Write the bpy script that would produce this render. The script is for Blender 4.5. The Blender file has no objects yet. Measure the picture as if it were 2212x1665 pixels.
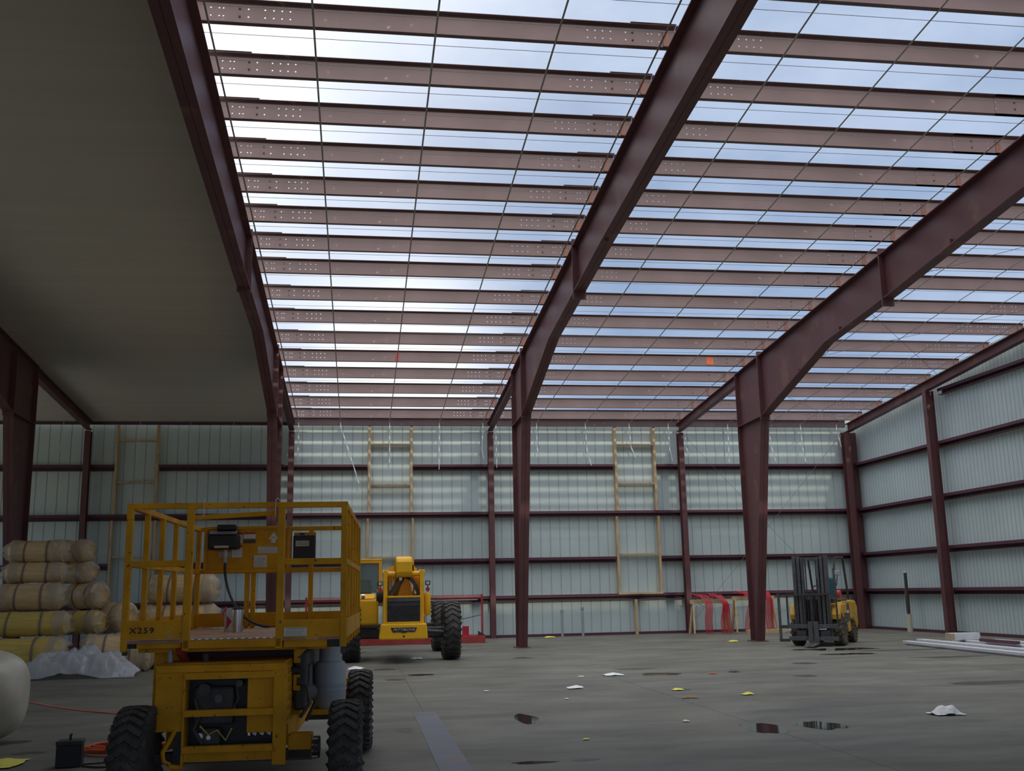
import bpy, math, random
from mathutils import Vector, Matrix, noise
PI = math.pi
random.seed(7)
SC = bpy.context.scene
COL = SC.collection

# ------------------------------------------------------------------ camera
cam_d = bpy.data.cameras.new('camera')
cam = bpy.data.objects.new('camera', cam_d); COL.objects.link(cam); SC.camera = cam
cr = Vector((0.98944099, -0.14367074, -0.01911117))
cu = Vector((-0.0096327, -0.19675325, 0.98040572))
cf = Vector((0.1446158, 0.96986952, 0.19605967))
m = Matrix.Identity(4)
for i in range(3):
    m[i][0] = cr[i]; m[i][1] = cu[i]; m[i][2] = -cf[i]
m[2][3] = 1.5
cam.matrix_world = m
cam_d.sensor_width = 36.0
cam_d.lens = 36.0 * 2228.39 / 2212.0
cam_d.clip_end = 500

# ------------------------------------------------------------------ view
SC.view_settings.view_transform = 'Standard'
SC.view_settings.look = 'None'
SC.view_settings.gamma = 1.0
SC.view_settings.exposure = 0.32
SC.view_settings.use_curve_mapping = False

# ------------------------------------------------------------------ sky
W = bpy.data.worlds.new('sky'); SC.world = W; W.use_nodes = True
nt = W.node_tree; nt.nodes.clear()
def N(t, **k):
    n = nt.nodes.new(t)
    for a, b in k.items():
        setattr(n, a, b)
    return n
L = lambda a, b: nt.links.new(a, b)
out = N('ShaderNodeOutputWorld'); bg = N('ShaderNodeBackground'); L(bg.outputs[0], out.inputs[0])
tc = N('ShaderNodeTexCoord')
nz = N('ShaderNodeTexNoise'); nz.inputs['Scale'].default_value = 3.2; nz.inputs['Detail'].default_value = 6; nz.inputs['Roughness'].default_value = .55
mp = N('ShaderNodeMapping'); mp.inputs['Scale'].default_value = (1, 1, 2.2)
L(tc.outputs['Generated'], mp.inputs[0]); L(mp.outputs[0], nz.inputs['Vector'])
ramp = N('ShaderNodeValToRGB')
ramp.color_ramp.elements[0].position = .38; ramp.color_ramp.elements[0].color = (.21, .30, .47, 1)
ramp.color_ramp.elements[1].position = .70; ramp.color_ramp.elements[1].color = (.41, .50, .66, 1)
L(nz.outputs['Fac'], ramp.inputs[0])
last = ramp.outputs[0]
def glow(d, power, col, last):
    """brightening around a direction of the sky"""
    dv = Vector(d).normalized()
    dp = N('ShaderNodeVectorMath', operation='DOT_PRODUCT'); dp.inputs[1].default_value = dv
    L(tc.outputs['Generated'], dp.inputs[0])
    mx = N('ShaderNodeMath', operation='MAXIMUM'); mx.inputs[1].default_value = 0; L(dp.outputs['Value'], mx.inputs[0])
    pw = N('ShaderNodeMath', operation='POWER'); pw.inputs[1].default_value = power; L(mx.outputs[0], pw.inputs[0])
    vs = N('ShaderNodeVectorMath', operation='SCALE'); vs.inputs[0].default_value = col; L(pw.outputs[0], vs.inputs['Scale'])
    ad = N('ShaderNodeVectorMath', operation='ADD'); L(last, ad.inputs[0]); L(vs.outputs[0], ad.inputs[1])
    return ad.outputs[0]
last = glow((-.30, .78, .60), 16, (1.1, 1.0, .85), last)
last = glow((-.1, -.15, 1.0), 4, (2.1, 2.02, 1.85), last)  # unseen overhead glow, added to brighten the interior
last = glow((.045, .97, .225), 260, (.55, .5, .42), last)
# below the horizon: unseen ground, brightened to light the left bays
sp = N('ShaderNodeSeparateXYZ'); L(tc.outputs['Generated'], sp.inputs[0])
gt = N('ShaderNodeMath', operation='GREATER_THAN'); gt.inputs[1].default_value = 0; L(sp.outputs['Z'], gt.inputs[0])
mixg = N('ShaderNodeMix', data_type='RGBA'); mixg.inputs['A'].default_value = (.42, .41, .36, 1)
L(gt.outputs[0], mixg.inputs['Factor']); L(last, mixg.inputs['B'])
L(mixg.outputs['Result'], bg.inputs['Color']); bg.inputs['Strength'].default_value = 1.0

# weak low sun behind thin cloud, coming in over the camera's back
sd = bpy.data.lights.new('sun', 'SUN'); sd.energy = 0.95; sd.angle = math.radians(1.1); sd.color = (1.0, .93, .76)
so = bpy.data.objects.new('sun', sd); COL.objects.link(so)
so.rotation_euler = Vector((-.078, 1.0, -.34)).to_track_quat('-Z', 'Y').to_euler()
so.location = (2, -20, 14)

# ------------------------------------------------------------------ helpers
def tag(o, label=None, cat=None, group=None, kind=None):
    if label: o['label'] = label
    if cat: o['category'] = cat
    if group: o['group'] = group
    if kind: o['kind'] = kind
    return o
def thing(name, label, cat, loc=(0, 0, 0), rz=0, group=None):
    o = bpy.data.objects.new(name, None); COL.objects.link(o)
    o.location = loc; o.rotation_euler = (0, 0, rz); o.empty_display_size = .2
    return tag(o, label, cat, group)
def kids(o): return list(o.children)
def copy_tree(o, parent=None):
    ks = kids(o); c = o.copy(); COL.objects.link(c); c.parent = parent
    for k in ks: copy_tree(k, c)
    return c

class MB:
    def __init__(s): s.v = []; s.f = []; s.mi = []; s.cm = 0
    def add(s, vs, fs):
        b = len(s.v); s.v += [tuple(v) for v in vs]
        s.f += [tuple(i + b for i in f) for f in fs]; s.mi += [s.cm] * len(fs); return s
    def box(s, x0, x1, y0, y1, z0, z1):
        return s.add([(x0,y0,z0),(x1,y0,z0),(x1,y1,z0),(x0,y1,z0),(x0,y0,z1),(x1,y0,z1),(x1,y1,z1),(x0,y1,z1)],
                     [(0,3,2,1),(4,5,6,7),(0,1,5,4),(1,2,6,5),(2,3,7,6),(3,0,4,7)])
    def obox(s, c, R, sx, sy, sz):
        c = Vector(c); vs = []
        for z in (-1, 1):
            for x, y in ((-1,-1),(1,-1),(1,1),(-1,1)):
                vs.append(c + R @ Vector((x*sx/2, y*sy/2, z*sz/2)))
        return s.add(vs, [(0,3,2,1),(4,5,6,7),(0,1,5,4),(1,2,6,5),(2,3,7,6),(3,0,4,7)])
    def bar(s, a, b, w, h=None, up=(0, 0, 1)):
        h = h or w; a = Vector(a); b = Vector(b); d = (b - a); l = d.length; d.normalize()
        u = Vector(up)
        if abs(d.dot(u)) > .98: u = Vector((0, 1, 0))
        x = d.cross(u).normalized(); z = x.cross(d)
        R = Matrix((x, d, z)).transposed()
        return s.obox((a + b) / 2, R, w, l, h)
    def prism(s, poly, ax, a, b):
        """extrude a polygon given in the two other axes"""
        n = len(poly)
        def P(p, t):
            if ax == 'x': return (t, p[0], p[1])
            if ax == 'y': return (p[0], t, p[1])
            return (p[0], p[1], t)
        vs = [P(p, a) for p in poly] + [P(p, b) for p in poly]
        fs = [tuple(range(n)), tuple(range(2*n-1, n-1, -1))]
        fs += [(i, i + n, (i + 1) % n + n, (i + 1) % n) for i in range(n)]
        return s.add(vs, fs)
    def tube(s, pts, r, n=8, cap=True, rad=None):
        pts = [Vector(p) for p in pts]; rings = []; prev = None
        for i, p in enumerate(pts):
            d = (pts[min(i+1, len(pts)-1)] - pts[max(i-1, 0)]).normalized()
            if prev is None:
                u = Vector((0, 0, 1)) if abs(d.z) < .9 else Vector((0, 1, 0))
                x = d.cross(u).normalized()
            else:
                x = (prev - d * prev.dot(d)).normalized()
            prev = x; y = d.cross(x); rr = rad[i] if rad else r
            rings.append([p + x*math.cos(t)*rr + y*math.sin(t)*rr for t in [2*PI*k/n for k in range(n)]])
        vs = [v for R_ in rings for v in R_]; fs = []
        for i in range(len(pts)-1):
            for k in range(n):
                k2 = (k+1) % n
                fs.append((i*n+k, i*n+k2, (i+1)*n+k2, (i+1)*n+k))
        if cap:
            fs.append(tuple(range(n-1, -1, -1))); fs.append(tuple((len(pts)-1)*n + k for k in range(n)))
        return s.add(vs, fs)
    def cyl(s, a, b, r, r2=None, n=20):
        return s.tube([a, b], r, n, rad=[r, r if r2 is None else r2])
    def lathe(s, prof, c, ax, n=28):
        """prof: list of (t along the axis, radius)"""
        c = Vector(c); A = Vector(ax).normalized(); u = Vector((0,0,1)) if abs(A.z) < .9 else Vector((1,0,0))
        x = A.cross(u).normalized(); y = A.cross(x); vs = []; fs = []; m_ = len(prof)
        for t, r in prof:
            for k in range(n):
                q = 2*PI*k/n; vs.append(c + A*t + (x*math.cos(q) + y*math.sin(q))*max(r, .0005))
        for i in range(m_-1):
            for k in range(n):
                k2 = (k+1) % n; fs.append((i*n+k, i*n+k2, (i+1)*n+k2, (i+1)*n+k))
        fs.append(tuple(range(n-1, -1, -1))); fs.append(tuple((m_-1)*n+k for k in range(n)))
        return s.add(vs, fs)
    def build(s, name, mat, parent=None, smooth=False, bevel=0, loc=None):
        me = bpy.data.meshes.new(name); me.from_pydata(s.v, [], s.f)
        for q in (mat if isinstance(mat, (list, tuple)) else [mat]): me.materials.append(q)
        if isinstance(mat, (list, tuple)): me.polygons.foreach_set('material_index', s.mi)
        if smooth:
            me.polygons.foreach_set('use_smooth', [True]*len(me.polygons))
            me.update(); 
            try: me.set_sharp_from_angle(angle=math.radians(42))
            except Exception: pass
        me.validate(); me.update()
        o = bpy.data.objects.new(name, me); COL.objects.link(o)
        if parent: o.parent = parent
        if loc: o.location = loc
        if bevel:
            b = o.modifiers.new('bevel', 'BEVEL'); b.width = bevel; b.segments = 2; b.limit_method = 'ANGLE'
        return o
    def top(s, name, mat, label, cat, group=None, kind=None, **k):
        """a thing that is one mesh, with its origin at the centre of its foot"""
        xs = [v[0] for v in s.v]; ys = [v[1] for v in s.v]; zs = [v[2] for v in s.v]
        c = ((min(xs)+max(xs))/2, (min(ys)+max(ys))/2, min(zs))
        s.v = [(v[0]-c[0], v[1]-c[1], v[2]-c[2]) for v in s.v]
        return tag(s.build(name, mat, loc=c, **k), label, cat, group, kind)

def text_mesh(name, txt, size, mat, parent, M4, depth=.0008, align='CENTER', shear=0, space=1.0, bold=0):
    cu_ = bpy.data.curves.new(name, 'FONT'); cu_.body = txt; cu_.size = size; cu_.align_x = align; cu_.align_y = 'CENTER'
    cu_.extrude = depth; cu_.shear = shear; cu_.space_character = space; cu_.offset = bold; cu_.resolution_u = 3
    t = bpy.data.objects.new('t', cu_); COL.objects.link(t)
    dg = bpy.context.evaluated_depsgraph_get(); dg.update()
    me = bpy.data.meshes.new_from_object(t.evaluated_get(dg)); bpy.data.objects.remove(t)
    me.name = name; me.materials.clear(); me.materials.append(mat); me.transform(M4)
    o = bpy.data.objects.new(name, me); COL.objects.link(o); o.parent = parent
    return o
def face_cam(x, y, z):     # text in the XZ plane, read from -Y
    return Matrix.Translation((x, y, z)) @ Matrix.Rotation(PI/2, 4, 'X')

# ------------------------------------------------------------------ materials
def mat(name, col, rough=.6, metal=0, var=.12, scale=4, bump=0, bscale=60, stain=None, sscale=2.5, sth=.62, spec=.4, alpha=1, trans=0, stretch=None):
    M = bpy.data.materials.new(name); M.use_nodes = True; t = M.node_tree; b = t.nodes['Principled BSDF']
    n = t.nodes.new; l = t.links.new
    tcn = n('ShaderNodeTexCoord'); vec = tcn.outputs['Object']
    if stretch:
        mpn = n('ShaderNodeMapping'); mpn.inputs['Scale'].default_value = stretch; l(vec, mpn.inputs[0]); vec = mpn.outputs[0]
    no = n('ShaderNodeTexNoise'); no.inputs['Scale'].default_value = scale; no.inputs['Detail'].default_value = 5; l(vec, no.inputs['Vector'])
    rp = n('ShaderNodeValToRGB'); e = rp.color_ramp.elements
    e[0].position = .3; e[0].color = tuple(max(0, c*(1-var)) for c in col) + (1,)
    e[1].position = .7; e[1].color = tuple(min(1, c*(1+var)) for c in col) + (1,)
    l(no.outputs['Fac'], rp.inputs[0]); src = rp.outputs[0]
    if stain:
        n2 = n('ShaderNodeTexNoise'); n2.inputs['Scale'].default_value = sscale; n2.inputs['Detail'].default_value = 8; l(vec, n2.inputs['Vector'])
        r2 = n('ShaderNodeValToRGB'); r2.color_ramp.elements[0].position = sth; r2.color_ramp.elements[1].position = min(1, sth+.06)
        r2.color_ramp.elements[0].color = (0,0,0,1); r2.color_ramp.elements[1].color = (1,1,1,1)
        l(n2.outputs['Fac'], r2.inputs[0])
        mx = n('ShaderNodeMix'); mx.data_type = 'RGBA'; l(r2.outputs[0], mx.inputs['Factor']); l(src, mx.inputs['A']); mx.inputs['B'].default_value = stain + (1,)
        src = mx.outputs['Result']
    l(src, b.inputs['Base Color'])
    b.inputs['Roughness'].default_value = rough; b.inputs['Metallic'].default_value = metal
    b.inputs['Specular IOR Level'].default_value = spec
    if alpha < 1: b.inputs['Alpha'].default_value = alpha
    if trans: b.inputs['Transmission Weight'].default_value = trans
    if bump:
        nb = n('ShaderNodeTexNoise'); nb.inputs['Scale'].default_value = bscale; l(vec, nb.inputs['Vector'])
        bn = n('ShaderNodeBump'); bn.inputs['Strength'].default_value = bump; bn.inputs['Distance'].default_value = .02
        l(nb.outputs['Fac'], bn.inputs['Height']); l(bn.outputs[0], b.inputs['Normal'])
    return M
M_frame = mat('maroon_primer', (.135, .054, .058), .5, var=.12, scale=1.5, stain=(.19, .085, .065), sscale=1.2, sth=.6)
M_purlin = mat('purlin_primer', (.218, .146, .148), .55, var=.14, scale=1.2, stain=(.42, .33, .28), sscale=5, sth=.68)
M_girt = mat('girt_primer', (.105, .040, .058), .5, var=.12, scale=1.5)
M_clip = mat('rusty_clip', (.27, .125, .095), .7, var=.25, scale=8)
M_wood = mat('raw_pine', (.60, .43, .25), .75, var=.2, scale=3, stretch=(8, 8, 1), stain=(.42, .24, .10), sscale=1.4, sth=.62)
M_strap = mat('white_banding', (.75, .77, .78), .5, var=.05)
M_strap_shade = mat('shaded_banding', (.42, .43, .40), .5, var=.05)  # same white banding, its shade against the sky put into the colour
M_wire = mat('wire', (.20, .22, .24), .5, var=.05)
M_lift = mat('lift_yellow', (.66, .31, .010), .6, var=.2, scale=4, stain=(.14, .07, .03), sscale=26, sth=.66, spec=.25)
M_deck = mat('worn_deck', (.34, .19, .13), .55, var=.3, scale=9, stain=(.60, .36, .07), sscale=4, sth=.56)
M_tele = mat('machine_yellow', (.92, .48, .01), .4, var=.08, scale=3)
M_fork = mat('forklift_yellow', (.62, .34, .04), .5, var=.2, scale=5, stain=(.2, .12, .05), sscale=6, sth=.64)
M_black = mat('black', (.018, .017, .020), .5, var=.2)
M_dark = mat('dark_steel', (.055, .05, .05), .55, var=.3, scale=6)
M_mast = mat('mast_grey', (.085, .088, .095), .5, var=.25, scale=8, stain=(.14, .075, .05), sscale=7, sth=.6)
M_rub = mat('tyre_rubber', (.055, .050, .048), .75, var=.3, scale=6, stain=(.10, .09, .08), sscale=5, sth=.6)
M_rubd = mat('muddy_rubber', (.10, .085, .06), .85, var=.35, scale=7)
M_chrome = mat('bare_steel', (.55, .55, .55), .3, .9, var=.05)
M_tank = mat('tank_grey', (.38, .41, .44), .45, var=.08, scale=3)
M_white = mat('label_white', (.70, .70, .66), .6, var=.05, scale=12)
M_cream = mat('label_cream', (.55, .50, .40), .6, var=.08, scale=12)
M_print = mat('print_grey', (.20, .21, .20), .6, var=.1)
M_red = mat('label_red', (.50, .03, .03), .5, var=.1)
M_redp = mat('red_paint', (.42, .055, .05), .5, var=.2, scale=4, stain=(.20, .05, .05), sscale=3, sth=.6)
M_pex = mat('red_tubing', (.55, .025, .05), .35, var=.1)
M_orange = mat('orange_cord', (.75, .14, .05), .5, var=.1)
M_ins = mat('kraft_wrap', (.68, .48, .25), .35, var=.16, scale=3, stretch=(.6, 6, 6), bump=.3, bscale=9, spec=.5)
M_insy = mat('yellow_wrap', (.66, .47, .12), .4, var=.14, scale=3, stretch=(.6, 6, 6), bump=.3, bscale=9)
M_pale = mat('pale_wrap', (.58, .53, .43), .3, var=.1, scale=3, bump=.4, bscale=7, spec=.5)
M_band = mat('wrap_band', (.24, .18, .15), .6, var=.1)
M_green = mat('cab_interior', (.03, .05, .04), .6)
M_blue = mat('blue_seat', (.03, .11, .15), .6, var=.2)
M_pink = mat('pink_label', (.60, .02, .14), .5)
M_box = mat('carton', (.42, .33, .22), .8, var=.1)
M_trim = mat('wrapped_trim', (.62, .62, .66), .4, var=.12, scale=6, stretch=(.4, 6, 6))
M_plate = mat('steel_cover', (.15, .155, .19), .45, .2, var=.12, scale=2.5, stain=(.20, .135, .09), sscale=1.6, sth=.6)
M_paper = mat('paper', (.78, .80, .80), .7, var=.05)
M_yel = mat('yellow_scrap', (.75, .68, .12), .8, var=.1)
M_brown = mat('brown_scrap', (.30, .20, .10), .8, var=.2)
M_water = mat('wet_patch', (.035, .032, .030), .04, var=.1, spec=.5)
M_oil = mat('dark_stain', (.06, .056, .05), .35, var=.3, scale=3)
def plastic(name, col, a, rough=.25):
    M = mat(name, col, rough, var=.05, scale=3, alpha=a, bump=.6, bscale=14, spec=.6)
    return M
M_film = plastic('clear_film', (.60, .61, .64), .42)
M_film2 = plastic('wrap_film', (.66, .56, .42), .34)
M_glass = mat('tinted_glass', (.10, .16, .13), .06, var=.02, alpha=.45, spec=.7)

def mat_panel(name, col, ax):
    """painted ribbed sheet: the ribs are geometry, this adds seams, dust and mottling"""
    M = bpy.data.materials.new(name); M.use_nodes = True; t = M.node_tree; b = t.nodes['Principled BSDF']; n = t.nodes.new; l = t.links.new
    tcn = n('ShaderNodeTexCoord')
    no = n('ShaderNodeTexNoise'); no.inputs['Scale'].default_value = .55; no.inputs['Detail'].default_value = 4; l(tcn.outputs['Object'], no.inputs['Vector'])
    rp = n('ShaderNodeValToRGB'); e = rp.color_ramp.elements
    e[0].position = .3; e[0].color = tuple(c*.92 for c in col)+(1,); e[1].position = .7; e[1].color = tuple(c*1.06 for c in col)+(1,)
    l(no.outputs['Fac'], rp.inputs[0]); l(rp.outputs[0], b.inputs['Base Color'])
    b.inputs['Roughness'].default_value = .5; b.inputs['Specular IOR Level'].default_value = .35
    return M
M_wall = mat_panel('liner_panel', (.575, .675, .665), 'x')
M_groove = mat('panel_seam', (.42, .46, .47), .6, var=.05)

def mat_ceiling():
    M = bpy.data.materials.new('vinyl_ceiling'); M.use_nodes = True; t = M.node_tree; b = t.nodes['Principled BSDF']; n = t.nodes.new; l = t.links.new
    tcn = n('ShaderNodeTexCoord'); mpn = n('ShaderNodeMapping'); mpn.inputs['Scale'].default_value = (.05, 3.2, 1); l(tcn.outputs['Object'], mpn.inputs[0])
    no = n('ShaderNodeTexNoise'); no.inputs['Scale'].default_value = 1.0; no.inputs['Detail'].default_value = 6; l(mpn.outputs[0], no.inputs['Vector'])
    rp = n('ShaderNodeValToRGB'); e = rp.color_ramp.elements
    e[0].position = .3; e[0].color = (.57, .53, .45, 1); e[1].position = .7; e[1].color = (.63, .585, .50, 1)
    l(no.outputs['Fac'], rp.inputs[0]); l(rp.outputs[0], b.inputs['Base Color'])
    bn = n('ShaderNodeBump'); bn.inputs['Strength'].default_value = .35; bn.inputs['Distance'].default_value = .03; l(no.outputs['Fac'], bn.inputs['Height']); l(bn.outputs[0], b.inputs['Normal'])
    b.inputs['Roughness'].default_value = .55
    return M
M_ceil = mat_ceiling()

def mat_floor():
    M = bpy.data.materials.new('concrete'); M.use_nodes = True; t = M.node_tree; b = t.nodes['Principled BSDF']; n = t.nodes.new; l = t.links.new
    tcn = n('ShaderNodeTexCoord'); v = tcn.outputs['Object']
    def noise_(scale, det, st=None):
        vv = v
        if st:
            q = n('ShaderNodeMapping'); q.inputs['Scale'].default_value = st; l(v, q.inputs[0]); vv = q.outputs[0]
        o = n('ShaderNodeTexNoise'); o.inputs['Scale'].default_value = scale; o.inputs['Detail'].default_value = det; o.inputs['Roughness'].default_value = .6; l(vv, o.inputs['Vector']); return o.outputs['Fac']
    def ramp_(src, p0, c0, p1, c1):
        r_ = n('ShaderNodeValToRGB'); r_.color_ramp.elements[0].position = p0; r_.color_ramp.elements[0].color = c0+(1,)
        r_.color_ramp.elements[1].position = p1; r_.color_ramp.elements[1].color = c1+(1,); l(src, r_.inputs[0]); return r_.outputs[0]
    def mix_(f, a, bb, mode='MIX'):
        x = n('ShaderNodeMix'); x.data_type = 'RGBA'; x.blend_type = mode
        if hasattr(f, 'default_value') or not isinstance(f, float): l(f, x.inputs['Factor'])
        else: x.inputs['Factor'].default_value = f
        for s_, q in (('A', a), ('B', bb)):
            if isinstance(q, tuple): x.inputs[s_].default_value = q
            else: l(q, x.inputs[s_])
        return x.outputs['Result']
    c = ramp_(noise_(.45, 6), .32, (.135, .128, .105), .68, (.188, .182, .155))
    c2 = ramp_(noise_(1.6, 8, (.5, 1.3, 1)), .35, (.72, .72, .72), .65, (1.08, 1.08, 1.06))
    c = mix_(1.0, c, c2, 'MULTIPLY')
    s1 = ramp_(noise_(.9, 7, (.35, 1.0, 1)), .60, (0, 0, 0), .72, (1, 1, 1))
    c = mix_(s1, c, (.10, .098, .09, 1))
    s2 = ramp_(noise_(.5, 3), .62, (0, 0, 0), .75, (.5, .5, .5))
    c = mix_(s2, c, (.20, .165, .11, 1))
    l(c, b.inputs['Base Color'])
    rr = ramp_(noise_(.9, 7, (.35, 1.0, 1)), .45, (.62,)*3, .72, (.34,)*3); l(rr, b.inputs['Roughness'])
    b.inputs['Specular IOR Level'].default_value = .35
    bn = n('ShaderNodeBump'); bn.inputs['Strength'].default_value = .12; bn.inputs['Distance'].default_value = .01; l(noise_(30, 4), bn.inputs['Height']); l(bn.outputs[0], b.inputs['Normal'])
    return M
M_floor = mat_floor()

# ------------------------------------------------------------------ building geometry
FX = [-8.79, -2.293, 4.421, 11.19]           # rigid frames
XE = 17.684                                    # endwall frame line
YW = 35.095                                    # wall frame line
SL = .08388
def rz(y): return 7.246 + SL * (YW - y)        # underside of the purlins
G = [1.276, 2.53, 4.101, 5.724]
XL, YF = -15.8, -9.0                           # far left wall, front wall

# floor, in one slab
MB().box(XL-.3, 18.2, YF-.3, 35.6, -.2, 0).top('floor', M_floor, None, None, kind='structure')

def ribbed(u0, u1, top0, top1, rib=.338, d=.016):
    """profile along u, returns verts lists (u, depth)"""
    us = []
    n = int(round((u1-u0)/rib))
    for i in range(n):
        a = u0 + i*rib
        us += [(a, 0), (a+rib*.90, 0), (a+rib*.93, d), (a+rib*.97, d)]
    us.append((u1, 0)); return us
def panel_wall(name, axis, base, u0, u1, topf, outward, zlo=0, rib=.338, d=.016):
    prof = ribbed(u0, u1, 0, 0, rib, d); mb = MB(); vs = []; th = .006
    for u, d in prof:
        for z in (zlo, topf(u)):
            for e in (0, th):
                w = base + outward*(d + e)
                vs.append((u, w, z) if axis == 'x' else (w, u, z))
    fs = []; mi = []
    for i in range(len(prof)-1):
        a = i*4; b_ = a+4
        fs += [(a, b_, b_+2, a+2), (a+1, a+3, b_+3, b_+1), (a, a+1, b_+1, b_), (a+2, b_+2, b_+3, a+3)]
        g = 1 if i % 4 in (1, 3) else 0
        mi += [g]*4
    mb.v = vs; mb.f = fs; mb.mi = mi
    return mb.top(name, [M_wall, M_groove], None, None, kind='structure')
panel_wall('wall_back', 'x', YW+.2, XL, XE+.22, lambda u: 7.52, 1)
panel_wall('wall_right', 'y', XE+.22, 6.0, YW+.2, lambda y: rz(y)+.28, 1, rib=.185, d=.012)
# rest of the hall, behind and beside the camera: panel walls opened for light, roof slab added against sun
MB().box(XL-.1, XL, YF, 12, 0, 11.0).box(XL-.1, XL, 12, YW+.2, 5.2, 11.0).top('wall_left', M_wall, None, None, kind='structure')  # left open low down at the far end to light the left bays
MB().box(XL, XE+.3, YF-.1, YF, 4.4, 10.9).box(XL, -14, YF-.1, YF, 0, 4.4).box(16, XE+.3, YF-.1, YF, 0, 4.4).top('wall_front', M_wall, None, None, kind='structure')  # low opening added so daylight reaches faces turned to the camera
# insulated ceiling over the left bays
def slab(name, x0, x1, y0, y1, dz, th, mt):
    mb = MB(); mb.prism([(y0, rz(y0)+dz), (y1, rz(y1)+dz), (y1, rz(y1)+dz+th), (y0, rz(y0)+dz+th)], 'x', x0, x1)
    return mb.top(name, mt, None, None, kind='structure')
slab('ceiling', XL, FX[1]-.02, YF, YW+.1, .012, .16, M_ceil)

slab('ceiling_sun_block', FX[1]-.02, XE+.2, YF, 10.1, .012, .16, M_ceil)  # unseen slab over the open bays, added to keep sun off the wall foot
# ---- trims along the base of the walls
MB().box(XL, XE+.1, YW+.12, YW+.19, 0, .085).top('baseboard_back', M_girt, None, None, kind='structure')
MB().box(XE+.12, XE+.2, 6.0, YW+.1, 0, .085).top('baseboard_right', M_girt, None, None, kind='structure')

# ---- rigid frames
def ibeam(mb, pts_top, pts_bot, x, hw, tf=.018, tw=.012, ends=False):
    """web polygon between two polylines in (y,z), flanges along both"""
    mb.prism(pts_top + pts_bot[::-1], 'x', x-tw/2, x+tw/2)
    for pl, sg in ((pts_top, -1), (pts_bot, 1)):
        for (a, b) in zip(pl[:-1], pl[1:]):
            d = Vector((b[0]-a[0], b[1]-a[1])).normalized(); nn = Vector((-d.y, d.x)) * tf * sg
            if (nn.y > 0) != (sg > 0): nn = -nn
            if abs(nn.y) < 1e-4: nn = Vector((tf*(1 if sg > 0 else -1), 0))
            mb.prism([(a[0], a[1]), (b[0], b[1]), (b[0]+nn.x, b[1]+nn.y), (a[0]+nn.x, a[1]+nn.y)], 'x', x-hw, x+hw)
HW = .125
Yk = 27.15
ordn = ['far left', 'left', 'middle', 'right']
BOT = [[(22.9, 7.27), (19.7, 7.58), (15.4, 8.03), (6.5, 8.80)], [(22.8, 7.29), (19.4, 7.46), (14.0, 7.84), (6.5, 8.45)],
       [(22.9, 7.26), (17.5, 7.74), (11.0, 8.17), (6.5, 8.55)], [(22.9, 7.27), (19.7, 7.55), (15.4, 8.03), (6.5, 8.80)]]
def rigid_frame(i):
    t = thing('steel_portal', ['far left maroon steel frame under the white ceiling, column behind the insulation rolls',
        'maroon steel frame where white ceiling meets open roof, column behind the scissor lift',
        'maroon steel frame in the middle of the open roof, column right of the telehandler',
        'right maroon steel frame, its tapered column standing left of the forklift'][i], 'steel frame', (FX[i], 28.6, 0), group='tapered rigid frames')
    oy = 28.6
    c = MB(); tw = .012; tf = .02
    c.prism([(28.99-oy, .02), (28.54-oy, .02), (Yk-oy, 6.18), (Yk-oy, rz(Yk)), (28.99-oy, rz(28.99))], 'x', -tw/2, tw/2)
    c.box(-HW, HW, 28.97-oy, 28.99-oy, .02, rz(28.99))
    c.prism([(28.54-oy, .02), (28.56-oy, .02), (Yk+.02-oy, 6.18), (Yk-oy, 6.18)], 'x', -HW, HW)
    c.prism([(28.99-oy, rz(28.99)), (Yk-oy, rz(Yk)), (Yk-oy, rz(Yk)-tf), (28.99-oy, rz(28.99)-tf)], 'x', -HW, HW)
    c.build('column', M_frame, t)
    MB().box(-.19, .19, 28.44-oy, 29.09-oy, 0, .02).build('base_plate', M_frame, t)
    r = MB()
    top = [(Yk, rz(Yk)), (6.5, rz(6.5))]; bot = [(Yk, 6.18)] + BOT[i]
    ibeam(r, [(a-oy, b) for a, b in top], [(a-oy, b) for a, b in bot], 0, HW, tf=.02)
    r.build('rafter', M_frame, t)
    pl_ = lambda n_, y0, y1, z0, z1: (MB().box(-HW-.01, HW+.01, y0-oy, y1-oy, z0, z1-(.001 if i > 1 else up_)).box(0 if i == 1 else -HW, HW+.01 if i != 0 else -HW+.001, y0-oy, y1-oy, z1-up_, z1) if i < 2 else MB().box(-HW-.01, HW+.01, y0-oy, y1-oy, z0, z1)).build(n_, M_frame, t)
    up_ = .145; pl_('end_plate', Yk-.02, Yk+.03, 6.1, rz(Yk)+(.0 if i == 0 else .12))
    pl_('splice_plate', 19.98, 20.02, 7.36, rz(20)+(.0 if i == 0 else .14))
    MB().prism([(Yk-oy, 6.18), (28.97-oy, 6.16), (28.97-oy, 6.18), (Yk-oy, 6.20)], 'x', -HW, HW).build('stiffener_plate', M_frame, t)
    for (yy, zz) in ((Yk+.03, 7.7), (Yk+.03, 7.2), (Yk+.03, 6.7), (20.02, 8.3), (20.02, 7.9)):
        for sx in (-.07, .07): MB().cyl((sx, yy-oy, zz), (sx, yy+.035-oy, zz), .02, n=6).build('bolt', M_dark, t)
    for (yy) in (24.6, 22.2, 17.4):
        zb = (6.18 + (Yk-yy)/(Yk-22.9)*1.09) if yy > 22.9 else 7.27+(22.9-yy)*(BOT[i][2][1]-7.27)/(22.9-BOT[i][2][0])
        MB().box(-.07, -.006, yy-oy-.006, yy-oy+.006, zb+.02, zb+.14).build('brace_clip', M_frame, t)
for i in range(4): rigid_frame(i)

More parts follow.
